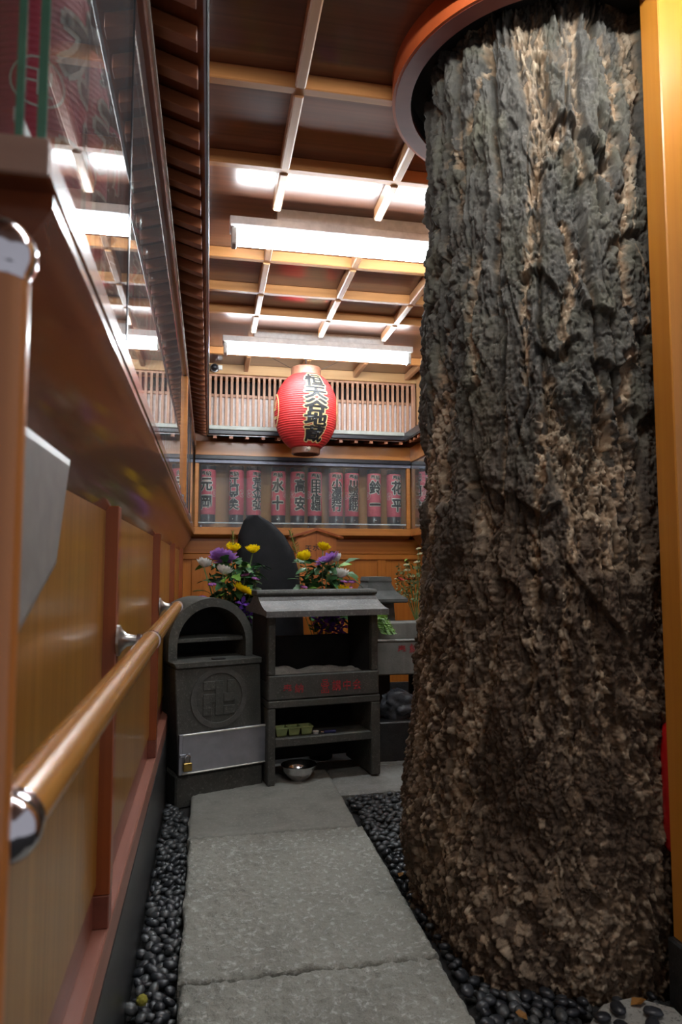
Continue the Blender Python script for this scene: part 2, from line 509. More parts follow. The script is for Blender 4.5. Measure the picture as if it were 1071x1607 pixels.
# ------------------------------------------------------------------ lettering
_fc = bpy.data.curves.new('lettering', 'FONT')
_fo = bpy.data.objects.new('lettering', _fc)
def glyph(ch, weight=0.0):
    _fc.body = ch
    _fc.offset = weight
    _fc.resolution_u = 3
    me = bpy.data.meshes.new_from_object(_fo)
    bm = bmesh.new()
    bm.from_mesh(me)
    bpy.data.meshes.remove(me)
    bmesh.ops.triangulate(bm, faces=bm.faces)
    return bm
def glyph_into(mb, ch, cx, cy, w, h, weight=0.03, cut=None, fn=None):
    """One character, em box scaled to w x h and centred on (cx, cy); fn bends (x, y) into 3D."""
    # bold strokes: thin-offset copies of the character shifted round a small circle
    bold = max(0.0, weight - 0.012)
    bm = glyph(ch, min(weight, 0.012))
    if bold > 0.004:
        base = bpy.data.meshes.new('tmp')
        bm.to_mesh(base)
        n = 6 if bold < 0.03 else 9
        for k in range(n):
            sh_ = bmesh.new()
            sh_.from_mesh(base)
            sh_.transform(Matrix.Translation((bold * math.cos(2 * PI * k / n), bold * math.sin(2 * PI * k / n), 0)))
            me2 = bpy.data.meshes.new('tmp')
            sh_.to_mesh(me2)
            sh_.free()
            bm.from_mesh(me2)
            bpy.data.meshes.remove(me2)
        bpy.data.meshes.remove(base)
    bm.transform(Matrix.Translation((cx, cy, 0)) @ Matrix.Diagonal((w, h, 1, 1)) @ Matrix.Translation((-0.5, -0.38, 0)))
    if cut:
        xs = [v.co.x for v in bm.verts]
        ys = [v.co.y for v in bm.verts]
        x = math.floor(min(xs) / cut) * cut
        while x < max(xs):
            bmesh.ops.bisect_plane(bm, geom=bm.verts[:] + bm.edges[:] + bm.faces[:], plane_co=(x, 0, 0), plane_no=(1, 0, 0))
            x += cut
        if fn and getattr(fn, 'cut_y', False):
            y = math.floor(min(ys) / cut) * cut
            while y < max(ys):
                bmesh.ops.bisect_plane(bm, geom=bm.verts[:] + bm.edges[:] + bm.faces[:], plane_co=(0, y, 0), plane_no=(0, 1, 0))
                y += cut
    if fn:
        for v in bm.verts:
            v.co = fn(v.co.x, v.co.y)
    return mb._add(bm)

# ================================================================== SETTING
XP, XF, XC = -0.197, -0.172, -0.115      # wall panel face, post face, glass face of the left display case
YB = 5.30                                # glass face of the back display case
XR = 1.60                                # glass face of the right display case
ZC = 2.58                                # ceiling boards

floor = struct('floor', MB().box(-0.5, 2.3, -1.5, 6.0, -0.12, 0.0), 'soil')

# --- stone path: slabs are pieces of the floor
def slab(x0, x1, y0, y1, top, seed, amp=0.004, edge=None, mat='path', nx=120, ny=None):
    ny = ny or max(8, int((y1 - y0) / (x1 - x0) * nx))
    bm = bmesh.new()
    grid = []
    for j in range(ny + 1):
        row = []
        for i in range(nx + 1):
            u, v = i / nx, j / ny
            x = x0 + (x1 - x0) * u
            y = y0 + (y1 - y0) * v
            if i in (0, nx):
                x += 0.007 * mnoise.noise((x * 3, y * 9, seed)) * (1 if i else -1)
            if edge and j in (0, ny):
                y += edge * mnoise.noise((x * 7, seed, j * 1.0)) + edge * 0.5 * mnoise.noise((x * 25, seed, j * 2.0))
            h = amp * 1.5 * mnoise.fractal((x * 30, y * 34, seed), 0.7, 2.1, 4) + 0.003 * mnoise.noise((x * 5, y * 5, seed))
            d = min(u * (x1 - x0), (1 - u) * (x1 - x0), v * (y1 - y0), (1 - v) * (y1 - y0))
            if d < 0.012: h -= 0.009 * (1 - d / 0.012) ** 2
            row.append(bm.verts.new((x, y, top + h)))
        grid.append(row)
    for j in range(ny):
        for i in range(nx):
            bm.faces.new((grid[j][i], grid[j][i + 1], grid[j + 1][i + 1], grid[j + 1][i]))
    ring = [grid[0][i] for i in range(nx + 1)] + [grid[j][nx] for j in range(1, ny + 1)] + [grid[ny][i] for i in range(nx - 1, -1, -1)] + [grid[j][0] for j in range(ny - 1, 0, -1)]
    lowr = [bm.verts.new((v.co.x, v.co.y, -0.01)) for v in ring]
    n = len(ring)
    for k in range(n):
        bm.faces.new((ring[(k + 1) % n], ring[k], lowr[k], lowr[(k + 1) % n]))
    mb = MB()
    mb._add(bm)
    return obj('path_slab', mb, mat, floor, True, 50)
slab(-0.055, 0.595, 0.60, 1.762, 0.048, 1.0, 0.0050, 0.012)
slab(-0.058, 0.60, 1.768, 2.66, 0.050, 2.0, 0.0042, 0.010)
slab(-0.062, 0.585, 2.665, 3.42, 0.050, 3.0, 0.0016, 0.004, 'path_far')
slab(0.59, 1.10, 3.06, 3.46, 0.044, 4.0, 0.0016, 0.004, 'concrete', 40)
slab(-0.06, 1.10, 3.465, 3.62, 0.035, 5.0, 0.0016, 0.002, 'concrete', 60)

# --- left wall
wl = struct('wall_left', MB().box(-0.42, XP - 0.02, -0.6, 5.62, 0, 1.155).box(-0.42, -0.315, -0.6, 5.62, 1.155, 1.98).box(-0.42, -0.206, -0.6, 5.62, 1.98, 2.7).box(-0.315, XP, -0.6, 0.46, 1.155, 1.98), 'panel')
posts_y = [(0.16, 0.205), (1.378, 1.415), (2.525, 2.57), (3.62, 3.665), (4.72, 4.765)]
edges = [-0.6] + [v for p in posts_y for v in p] + [5.5]
for k in range(0, len(edges) - 1, 2):
    y0, y1 = edges[k], edges[k + 1]
    struct('panel', MB().box(XP - 0.02, XP, y0, y1, 0.457, 1.166), 'panel', wl)
    struct('skirting_board', MB().box(XP - 0.02, XP - 0.004, y0, y1, 0.38, 0.457, 0.002), 'skirt', wl)
for y0, y1 in posts_y:
    struct('post', MB().box(XP - 0.02, XF, y0, y1, 0.44, 1.166, 0.002), 'post', wl)
    struct('post_foot', MB().box(XP - 0.02, XF - 0.001, y0 - 0.001, y1 + 0.001, 0.38, 0.44, 0.002), 'skirt', wl)
struct('baseboard_left', MB().box(-0.41, XF, -0.6, 5.5, 0.0, 0.31, 0.003), 'black_stone')
struct('trim_1', MB().box(-0.41, XF - 0.001, -0.6, 5.5, 0.311, 0.38, 0.003), 'sill')

# --- back wall
wb = struct('wall_back', MB().box(-0.5, 2.2, 5.62, 5.72, 0, 2.7), 'panel_back')
YL = 5.40
for x0, x1 in ((-0.197, -0.13), (-0.06, 0.36), (0.43, 0.85), (0.92, 1.34), (1.41, 1.70)):
    struct('panel', MB().box(x0, x1, YL, YL + 0.03, 0.12, 1.10), 'panel_back', wb)
for x0 in (-0.13, 0.36, 0.85, 1.34):
    struct('post', MB().box(x0, x0 + 0.07, YL - 0.012, YL + 0.03, 0.12, 1.10, 0.002), 'panel_back', wb)
struct('rail_board', MB().box(-0.197, 1.70, YL - 0.02, YL + 0.03, 1.10, 1.142, 0.003), 'panel_h', wb)
struct('frieze_board', MB().box(-0.197, 1.70, YL - 0.006, YL + 0.03, 1.146, 1.262, 0.002), 'panel_h', wb)
struct('baseboard_back', MB().box(-0.197, 1.70, YL - 0.02, YL + 0.03, 0.0, 0.12, 0.003), 'black_stone')

# --- right wall (mostly behind the trunk)
wr = struct('wall_right', MB().box(1.86, 1.96, 1.3, 5.7, 0, 2.7), 'panel_back')
for y0, y1 in ((1.6, 2.7), (2.76, 3.9), (3.96, 4.66), (4.72, 5.38)):
    struct('panel', MB().box(1.70, 1.73, y0, y1, 0.12, 1.16), 'panel_back', wr)
for y0 in (1.54, 2.70, 3.90, 4.66):
    struct('post', MB().box(1.688, 1.73, y0, y0 + 0.06, 0.12, 1.16, 0.002), 'post', wr)
struct('baseboard_right', MB().box(1.68, 1.86, 1.5, 5.38, 0, 0.12, 0.003), 'black_stone')

# --- ceiling: boards, cross beams and ribs as pieces
ceil = struct('ceiling', MB().box(-0.42, 1.96, -1.5, 5.72, ZC + 0.015, ZC + 0.08), 'ceil')
cross = [-1.0, -0.56, -0.13, 0.30, 0.73, 1.575, 2.015, 2.455, 3.235, 3.635, 3.965, 4.765]
ribs = [0.257, 0.69, 1.11, 1.53]
bw = 0.017
xe = [-0.10] + ribs + [1.80]
ye = [-1.45] + cross + [5.25]
for a, b in zip(ye[:-1], ye[1:]):
    for c, d in zip(xe[:-1], xe[1:]):
        struct('ceiling_panel', MB().box(c + 0.002, d - 0.002, a + 0.002, b - 0.002, ZC, ZC + 0.016, 0.001), 'ceil', ceil)
RCX, RCY, RCR = 0.99, 1.862, 0.452
def outside(a, b, c0, c1, half):
    """parts of the span a..b along one axis that lie outside the ring; c0 = ring centre on that axis, c1 = offset across it"""
    d = abs(c1) - half
    if d >= RCR: return [(a, b)]
    h = math.sqrt(RCR ** 2 - max(d, 0) ** 2)
    res = []
    if a < c0 - h: res.append((a, min(b, c0 - h)))
    if b > c0 + h: res.append((max(a, c0 + h), b))
    return [r for r in res if r[1] - r[0] > 0.01]
for y in cross:
    for p, q in outside(-0.10, 1.80, RCX, y - RCY, bw):
        struct('cross_beam', MB().box(p, q, y - bw, y + bw, ZC - 0.05, ZC, 0.003), 'beam_x', ceil)
for x in ribs:
    for a, b in zip(ye[:-1], ye[1:]):
        spans = [(a, b)]
        if abs(a - 2.455) < 1e-3: spans = [(a, 2.745), (3.09, b)]
        if abs(a - 3.965) < 1e-3: spans = [(a, 4.27), (4.61, b)]
        if abs(a - 0.73) < 1e-3: spans = [(a, 0.89), (1.21, b)]
        for p, q in spans:
            for p2, q2 in outside(p + bw * (p in cross), q - bw * (q in cross), RCY, x - RCX, bw):
                struct('ceiling_rib', MB().box(x - bw, x + bw, p2, q2, ZC - 0.055, ZC, 0.005), 'beam_y', ceil)

# --- the frieze above the lattice and the corner boards
struct('trim_2', MB().box(-0.30, 1.86, 5.16, 5.24, 2.505, ZC, 0.003), 'frieze')
struct('trim_3', MB().box(1.61, 1.68, 1.5, 5.16, 2.08, ZC, 0.003), 'frieze')
struct('trim_4', MB().box(-0.205, -0.12, -0.2, 5.16, 2.06, ZC, 0.003), 'soffit')

# ================================================================== FLUORESCENT FIXTURES
def fixture(x0, x1, y, z, label, tube='tube', group='ceiling fluorescent lights'):
    t = thing('fluorescent_light', label, 'ceiling light', ((x0 + x1) / 2, y, ZC), 0, group)
    obj('housing', MB().box(x0, x1, y - 0.05, y + 0.05, z + 0.045, z + 0.085, 0.004), 'white_metal', t)
    if z + 0.09 < ZC:
        obj('mounting_block', MB().box(x0 + 0.2, x1 - 0.2, y - 0.03, y + 0.03, z + 0.085, ZC, 0.002), 'white_metal', t)
    for s, x in ((1, x0), (-1, x1)):
        obj('end_socket', MB().box(x + s * 0.008, x + s * 0.032, y - 0.03, y + 0.03, z - 0.028, z + 0.046, 0.004), 'grey_plastic_light', t)
    obj('lamp_tube', MB().cyl((x0 + 0.032, y, z), (x1 - 0.032, y, z), 0.024, None, 16), tube, t, True)
    return t
fixture(0.065, 1.33, 2.85, 2.437, 'nearer white fluorescent batten light below the ceiling, cut off by the trunk')
fixture(0.065, 1.33, 4.37, 2.437, 'farther white fluorescent batten light hanging above the big red lantern')

fixture(0.065, 1.33, 1.05, 2.495, 'white fluorescent batten light nearest the entrance, above the photographer', 'tube_street')

# ================================================================== SMALL LANTERNS
LR = 0.058
def lantern_fn(r):
    def fn(x, y):
        a = x / LR
        return Vector((r * math.sin(a), -r * math.cos(a), y))
    return fn
def lantern_proto(name_chars):
    """Meshes at the origin, foot at z=0, front facing -Y."""
    body = MB().lathe([(LR * 0.93, 0.066), (LR, 0.074), (LR, 0.412), (LR * 0.93, 0.420)], 28).mesh('paper_body', 'lantern_red', True, 60)
    top = MB().lathe([(LR * 0.95, 0.418), (LR * 0.97, 0.420), (LR * 0.97, 0.452), (LR * 0.9, 0.455), (LR * 0.72, 0.455), (LR * 0.72, 0.43)], 28, None, False).mesh('top_hoop', 'lantern_black', True, 30)
    bot = MB().lathe([(LR * 0.88, 0.0), (LR * 0.97, 0.003), (LR * 0.97, 0.066), (LR * 0.95, 0.068)], 28).mesh('bottom_hoop', 'lantern_black', True, 30)
    knob = MB().lathe([(0.0, 0), (0.006, 0.002), (0.006, 0.012), (0.0, 0.015)], 8, Matrix.Translation((0, -LR * 0.97, 0.033)) @ Matrix.Rotation(PI / 2, 4, 'X')).mesh('knob', 'steel', True)
    n = len(name_chars)
    span = 0.245
    ch = span / max(n, 2.6)
    if n == 2: pos = [0.305, 0.165]; sz = 0.112
    else: pos = [0.358 - ch * (k + 0.5) for k in range(n)]; sz = ch * 1.22
    res = []
    for wgt, r, nm, mt in ((0.095, LR + 0.0007, 'lettering_outline', 'ink_white'), (0.034, LR + 0.0014, 'lettering', 'ink')):
        mb = MB()
        for k, c in enumerate('奉納'):
            glyph_into(mb, c, -0.021 + 0.042 * k, 0.386, 0.042, 0.042, wgt * 0.75, 0.012, lantern_fn(r))
        for c, p in zip(name_chars, pos):
            glyph_into(mb, c, 0, p, 0.102 if n == 2 else 0.088, sz, wgt, 0.012, lantern_fn(r))
        # round crest to the side of the name
        for sgn in (-1, 1):
            if nm == 'lettering_outline':
                m2 = bmesh.new()
                bmesh.ops.create_circle(m2, segments=24, radius=0.030)
                ring = [v.co.copy() for v in m2.verts]
                m2.free()
                A = [lantern_fn(r)(sgn * 0.074 + p.x, 0.235 + p.y) for p in ring + ring[:1]]
                B = [lantern_fn(r)(sgn * 0.074 + p.x * 0.9, 0.235 + p.y * 0.9) for p in ring + ring[:1]]
                mb.quadstrip(A, B)
                glyph_into(mb, '卍', sgn * 0.074, 0.235, 0.038, 0.038, 0.0, 0.012, lantern_fn(r))
        res.append((nm, mb.mesh(nm, mt)))
    return [('paper_body', body), ('top_hoop', top), ('bottom_hoop', bot), ('knob', knob)] + res
NAMES = ['元岡', '江口来夫', '荒木光弘', '水十', '高安', '田中信雄', '小澤崇行', '川崎治郎助', '鈴一', '花平']
PROTO = [lantern_proto(n) for n in NAMES]
def lantern(k, loc, rz, label, group):
    t = thing('paper_lantern', label, 'lantern', loc, rz, group)
    for nm, me in PROTO[k]:
        link(nm, me, t)
    return t
order = ['first', 'second', 'third', 'fourth', 'fifth', 'sixth', 'seventh', 'eighth', 'ninth', 'tenth']
desc = ['two big characters, farthest left', 'four characters, beside the stone tip', 'four characters, over the standing stone tip',
        'two characters, the lower a cross', 'two dense characters', 'four characters, below the big lantern',
        'four narrow characters', 'five small characters', 'two characters, the lower one bar', 'two characters, last at right']
xs = [-0.013, 0.204, 0.338, 0.534, 0.687, 0.826, 0.998, 1.13, 1.316, 1.483]
rots = [-0.35, -0.45, 0.55, -0.2, 0.35, 0.08, 0.0, 0.15, 0.0, 0.3]
ZL = 1.378
for k in range(10):
    lantern(k, (xs[k], YB + 0.095, ZL), rots[k], 'paper lantern, %s from left in the back case: %s' % (order[k], desc[k]), 'paper lanterns in the back glass case')
for k, y in enumerate((5.19, 5.02, 4.85, 4.68, 4.5)):
    lantern((k * 3 + 1) % 10, (XR + 0.095, y, ZL), -PI / 2 + 0.1 * (k % 3 - 1), 'pink-red paper lantern in the right glass case beside the trunk', 'paper lanterns in the right glass case')
y = 0.82
k = 0
while y < 5.15:
    lantern((k * 7 + 3) % 10, (XC - 0.095, y, ZL - 0.03), PI / 2 + 0.25 * math.sin(k * 2.3), 'red paper lantern behind the glass of the long left case', 'paper lanterns in the long left glass case')
    y += 0.165
    k += 1

# ================================================================== DISPLAY CASES
dc = thing('display_case', 'long glass-fronted lantern case with dark sloping underside along the left wall', 'display case', (-0.2, 2.9, 1.168))
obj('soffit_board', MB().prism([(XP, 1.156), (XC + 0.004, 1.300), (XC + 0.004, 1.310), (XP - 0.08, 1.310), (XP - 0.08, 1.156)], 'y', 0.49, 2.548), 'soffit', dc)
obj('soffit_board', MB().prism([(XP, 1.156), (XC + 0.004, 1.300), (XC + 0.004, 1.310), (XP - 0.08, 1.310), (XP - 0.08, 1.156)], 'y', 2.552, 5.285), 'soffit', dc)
obj('lit_end_cap', MB().box(-0.30, XC + 0.006, 0.464, 0.470, 1.310, 1.335, 0.001), 'lit_end', dc)  # thin paler cap added so the board's end face looks lit
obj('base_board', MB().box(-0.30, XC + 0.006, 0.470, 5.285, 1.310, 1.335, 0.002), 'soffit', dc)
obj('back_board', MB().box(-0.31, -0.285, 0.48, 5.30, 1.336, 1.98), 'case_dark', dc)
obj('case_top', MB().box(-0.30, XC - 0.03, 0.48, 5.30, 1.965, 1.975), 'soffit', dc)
for y0, y1, gx in ((0.480, 0.945, XC), (0.935, 3.18, XC - 0.008), (3.242, 4.08, XC - 0.008), (4.088, 5.29, XC - 0.008)):
    obj('glass_pane', MB().box(gx - 0.005, gx, y0, y1, 1.336, 1.928), 'glass', dc)
for y0 in (0.945, 4.08):
    obj('pane_joint', MB().box(XC - 0.006, XC + 0.001, y0, y0 + 0.006, 1.336, 1.928), 'black_metal', dc)
obj('end_pane', MB().box(-0.285, XC - 0.015, 0.480, 0.486, 1.336, 1.928), 'glass', dc)
obj('glass_edge', MB().box(XC - 0.0055, XC + 0.0005, 0.4775, 0.4798, 1.336, 1.928), 'glass_edge', dc)
obj('glass_edge', MB().box(XC - 0.0195, XC - 0.0145, 0.4775, 0.4798, 1.336, 1.928), 'glass_edge', dc)
obj('post', MB().box(XC - 0.05, XC + 0.007, 3.182, 3.240, 1.3355, 1.928, 0.003), 'case_wood', dc)
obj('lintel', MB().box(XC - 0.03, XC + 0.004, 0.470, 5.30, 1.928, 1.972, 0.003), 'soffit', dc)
obj('lintel_trim', MB().box(XC + 0.004, XC + 0.007, 0.470, 5.30, 1.958, 1.966), 'alu_light', dc)
obj('glass_rail', MB().box(XC - 0.03, XC - 0.026, 0.51, 5.28, 1.374, 1.384), 'white_metal', dc)
for y0 in (2.6, 2.95, 4.0, 4.18):
    obj('pane_clip', MB().box(XC - 0.004, XC + 0.007, y0, y0 + 0.016, 1.333, 1.352, 0.002), 'chrome', dc)

db = thing('display_case', 'glass-fronted lantern case across the back wall above the standing stone', 'display case', (0.75, YB, 1.26))
obj('base_board', MB().box(XC - 0.02, 1.596, YB - 0.008, YB + 0.20, 1.288, 1.345, 0.003), 'case_wood', db)
obj('soffit_board', MB().prism([(YB, 1.288), (YB + 0.2, 1.288), (YB + 0.2, 1.262), (YL - 0.01, 1.262)], 'x', XC - 0.02, 1.596), 'soffit', db)
obj('back_board', MB().box(-0.30, 1.86, YB + 0.20, YB + 0.22, 1.30, 2.0), 'case_back', db)
px = [-0.085, 0.36, 0.765, 1.17, 1.56]
for x0, x1 in zip(px[:-1], px[1:]):
    obj('glass_pane', MB().box(x0 + 0.002, x1 - 0.002, YB - 0.001, YB + 0.004, 1.346, 1.885), 'glass', db)
for x0 in (XC, 1.565):
    obj('post', MB().box(x0, x0 + 0.03, YB - 0.004, YB + 0.035, 1.345, 1.885, 0.003), 'case_wood', db)
obj('lintel', MB().box(XC, 1.60, YB - 0.02, YB + 0.03, 1.897, 2.005, 0.003), 'case_wood', db)
obj('lintel_rail', MB().box(XC, 1.60, YB - 0.03, YB + 0.03, 1.866, 1.897, 0.002), 'black_metal', db)
obj('upper_track', MB().box(XC, 1.60, YB - 0.012, YB - 0.003, 1.838, 1.866, 0.002), 'track', db)
obj('case_top', MB().box(-0.30, 1.86, YB + 0.03, YB + 0.22, 1.97, 2.0), 'soffit', db)
obj('glass_rail', MB().box(-0.085, 1.565, YB + 0.018, YB + 0.023, 1.376, 1.386), 'white_metal', db)
for x0 in (-0.07, 0.35, 0.755, 1.16, 1.53):
    obj('pane_clip', MB().box(x0, x0 + 0.012, YB - 0.008, YB + 0.006, 1.343, 1.362, 0.002), 'chrome', db)

dr = thing('display_case', 'glass-fronted lantern case on the right wall, glimpsed beside the trunk', 'display case', (1.7, 3.5, 1.26))
obj('base_board', MB().box(XR - 0.008, XR + 0.2, 2.4, YB - 0.01, 1.288, 1.345, 0.003), 'case_wood', dr)
obj('soffit_board', MB().prism([(XR, 1.288), (XR + 0.2, 1.288), (XR + 0.2, 1.17), (XR + 0.09, 1.17)], 'y', 2.4, 5.27), 'soffit', dr)
obj('back_board', MB().box(XR + 0.20, XR + 0.22, 2.4, 5.27, 1.30, 2.0), 'case_back', dr)
for y0, y1 in ((2.42, 3.36), (3.37, 4.3), (4.31, YB - 0.02)):
    obj('glass_pane', MB().box(XR, XR + 0.005, y0, y1, 1.346, 1.885), 'glass', dr)
obj('lintel', MB().box(XR - 0.01, XR + 0.03, 2.4, YB - 0.02, 1.885, 2.005, 0.003), 'case_wood', dr)

# ================================================================== EAVES with rafters
def eave_left():
    t = thing('eave', 'dark little eave with closely set rafters above the left glass case', 'eave', (-0.07, 2.7, 2.0))
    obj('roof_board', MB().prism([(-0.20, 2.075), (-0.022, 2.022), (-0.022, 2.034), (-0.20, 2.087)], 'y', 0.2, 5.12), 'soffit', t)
    me = MB().prism([(-0.20, 2.040), (-0.035, 1.990), (-0.035, 2.020), (-0.20, 2.070)], 'y', -0.015, 0.015, 0.0015).mesh('rafter', 'rafter')
    y = 0.30
    while y < 5.08:
        link('rafter', me, t, (0.07, y - 2.7, -2.0))
        y += 0.1
    obj('gutter', MB().box(-0.030, -0.014, 0.2, 5.12, 2.026, 2.075, 0.003), 'black_metal', t)
    obj('gutter_lip', MB().box(-0.024, -0.0195, 0.2, 5.12, 2.021, 2.0265), 'gutter_glint', t)  # pale strip in place of the bluish highlight on the gutter edge
    obj('roof_top', MB().prism([(-0.20, 2.10), (-0.02, 2.05), (-0.02, 2.075), (-0.20, 2.15)], 'y', 0.2, 5.12), 'black_metal', t)
eave_left()
def eave_back():
    t = thing('eave', 'little eave with square rafter ends below the wooden lattice', 'eave', (0.75, 5.2, 2.0))
    obj('roof_board', MB().prism([(YB + 0.1, 2.075), (5.125, 2.022), (5.125, 2.034), (YB + 0.1, 2.087)], 'x', -0.02, 1.50), 'soffit', t)
    me = MB().prism([(5.125, 2.00), (YB + 0.05, 2.035), (YB + 0.05, 2.058), (5.125, 2.022)], 'x', -0.014, 0.014, 0.0015).mesh('rafter', 'rafter')
    x = 0.03
    while x < 1.48:
        link('rafter', me, t, (x - 0.75, -5.2, -2.0))
        x += 0.12
    obj('gutter', MB().box(-0.03, 1.50, 5.10, 5.116, 2.030, 2.060, 0.003), 'black_metal', t)
    obj('gutter_board', MB().box(-0.014, 1.49, 5.09, 5.18, 2.062, 2.092, 0.003), 'gutter_green', t)
eave_back()
def eave_right():
    t = thing('eave', 'little eave with rafter ends on the right wall beside the trunk', 'eave', (1.55, 3.5, 2.0))
    obj('roof_board', MB().prism([(1.50, 2.022), (1.70, 2.075), (1.70, 2.087), (1.50, 2.034)], 'y', 2.4, 5.12), 'soffit', t)
    me = MB().prism([(1.505, 1.994), (1.70, 2.044), (1.70, 2.074), (1.505, 2.02)], 'y', -0.015, 0.015, 0.0015).mesh('rafter', 'rafter')
    y = 2.5
    while y < 5.08:
        link('rafter', me, t, (-1.55, y - 3.5, -2.0))
        y += 0.1
    obj('gutter', MB().box(1.490, 1.504, 2.4, 5.10, 2.026, 2.085, 0.003), 'black_metal', t)
    obj('gutter_lip', MB().box(1.494, 1.499, 2.4, 5.10, 2.020, 2.027), 'black_metal', t)
eave_right()

# ================================================================== LATTICE above the back eave
lt = thing('lattice_screen', 'wooden lattice of upright slats over a white panel at the back', 'lattice', (0.8, 5.2, 2.09))
obj('top_rail', MB().box(-0.03, 1.61, 5.19, 5.225, 2.492, 2.506, 0.002), 'slat', lt)
obj('bottom_rail', MB().box(-0.03, 1.61, 5.19, 5.225, 2.075, 2.094, 0.002), 'slat', lt)
obj('middle_rail', MB().box(-0.03, 1.61, 5.212, 5.225, 2.338, 2.360, 0.002), 'slat', lt)
me = MB().box(-0.010, 0.010, -0.009, 0.009, 0, 0.40, 0.0015).mesh('slat', 'slat')
for k in range(40):
    link('slat', me, lt, (-0.01 + 0.041 * k - 0.8, 0.0, 0.003))
obj('white_panel', MB().box(-0.03, 1.61, 5.235, 5.25, 2.07, 2.352), 'white_paper', lt)
obj('shade_backing', MB().box(-0.03, 1.61, 5.42, 5.44, 2.07, 2.52), 'shade_black', lt)  # near-black sheet painted for the shade in the hollow behind the slats
obj('end_frame', MB().box(1.595, 1.612, 5.185, 5.23, 2.08, 2.506, 0.002), 'slat', lt)

# ================================================================== BIG RED LANTERN
BLx, BLy = 0.662, 4.75
bl = thing('big_paper_lantern', 'big round red paper lantern with black and gold lettering under the ceiling', 'lantern', (BLx, BLy, 2.14))
RB, HB = 0.224, 0.262
def big_r(z, rib=True):
    u = max(-1, min(1, z / HB))
    r = RB * (1 - (abs(u) * 0.887) ** 2.15) ** 0.52
    return r
prof = []
NR = 34
for k in range(NR * 4 + 1):
    z = -HB + 2 * HB * k / (NR * 4)
    prof.append((big_r(z) + 0.0042 * (abs(math.sin(PI * k / 4.0)) - 0.5), z))
BT = Matrix.Translation((BLx, BLy, 2.14))
obj('paper_body', MB().lathe(prof, 56, BT), 'big_red', bl, True, 80)
obj('top_ring', MB().lathe([(0.095, 0.255), (0.107, 0.257), (0.107, 0.312), (0.102, 0.318), (0.085, 0.318), (0.085, 0.27)], 36, BT, False), 'cap_wood', bl, True, 30)
obj('bottom_ring', MB().lathe([(0.0, -0.27), (0.088, -0.27), (0.088, -0.305), (0.095, -0.305), (0.100, -0.300), (0.100, -0.255), (0.09, -0.25)], 36, BT, False), 'cap_wood', bl, True, 30)
for z, r in ((0.285, 0.107), (-0.277, 0.100)):
    obj('stud', MB().lathe([(0.0, 0.012), (0.008, 0.010), (0.014, 0.004), (0.016, 0.0)], 14, BT @ Matrix.Translation((0.008, -r, z)) @ Matrix.Rotation(PI / 2, 4, 'X')), 'stud', bl, True)
def big_fn(off):
    def fn(x, y):
        # y is arc height on the body, x is arc length around it
        z = y
        r = big_r(z) + off
        a = x / RB
        return Vector((BLx + r * math.sin(a), BLy - r * math.cos(a), 2.14 + z))
    fn.cut_y = True
    return fn
chars = '恒天谷地蔵'
for wgt, off, nm, mt in ((0.105, 0.0030, 'lettering_outline', 'ink_gold'), (0.040, 0.0045, 'lettering', 'ink')):
    mb = MB()
    for k, c in enumerate(chars):
        glyph_into(mb, c, 0.045, 0.192 - 0.094 * k, 0.175, 0.102, wgt, 0.012, big_fn(off))
    obj(nm, mb, mt, bl)
for s in (-1, 1):
    mb = MB()
    for r0, r1 in ((0.094, 0.082),):
        A, B = [], []
        for k in range(49):
            a = 2 * PI * k / 48
            A.append(big_fn(0.0045)(s * 0.335 + r0 * math.cos(a), 0.0 + r0 * 1.25 * math.sin(a)))
            B.append(big_fn(0.0045)(s * 0.335 + r1 * math.cos(a), 0.0 + r1 * 1.25 * math.sin(a)))
        mb.quadstrip(A, B)
    glyph_into(mb, '卍', s * 0.335, 0.0, 0.12, 0.16, 0.02, 0.012, big_fn(0.0045))
    obj('crest', mb, 'ink_gold', bl)
for s in (-1, 1):
    obj('hanging_wire', MB().tube([(BLx + s * 0.10, BLy, 2.45), (BLx + s * 0.24, BLy + 0.02, ZC - 0.055)], 0.0015, 5), 'black_metal', bl)
obj('hanging_hook', MB().tube([(BLx, BLy, 2.455), (BLx, BLy + 0.005, ZC - 0.05)], 0.004, 6), 'black_metal', bl)
obj('cross_bar', MB().box(BLx - 0.1, BLx + 0.1, BLy - 0.006, BLy + 0.006, 2.445, 2.456), 'cap_wood', bl)

sc = thing('security_camera', 'small black dome camera with white bracket above the lattice corner', 'camera', (0.03, 5.16, 2.54))
obj('lens_housing', MB().lathe([(0.0, 0.055), (0.012, 0.053), (0.024, 0.04), (0.028, 0.02), (0.028, 0.0)], 20, Matrix.Translation((0.02, 5.135, 2.535)) @ Matrix.Rotation(PI / 2, 4, 'X')), 'black_metal', sc, True)
obj('rim', MB().lathe([(0.028, 0.0), (0.033, 0.0), (0.033, 0.012), (0.028, 0.012)], 20, Matrix.Translation((0.02, 5.135, 2.535)) @ Matrix.Rotation(PI / 2, 4, 'X'), False), 'steel', sc, True)
obj('bracket', MB().box(0.046, 0.078, 5.13, 5.16, 2.528, 2.562, 0.003), 'white_plastic', sc)
obj('base', MB().box(-0.01, 0.05, 5.135, 5.16, 2.515, 2.555, 0.003), 'black_metal', sc)

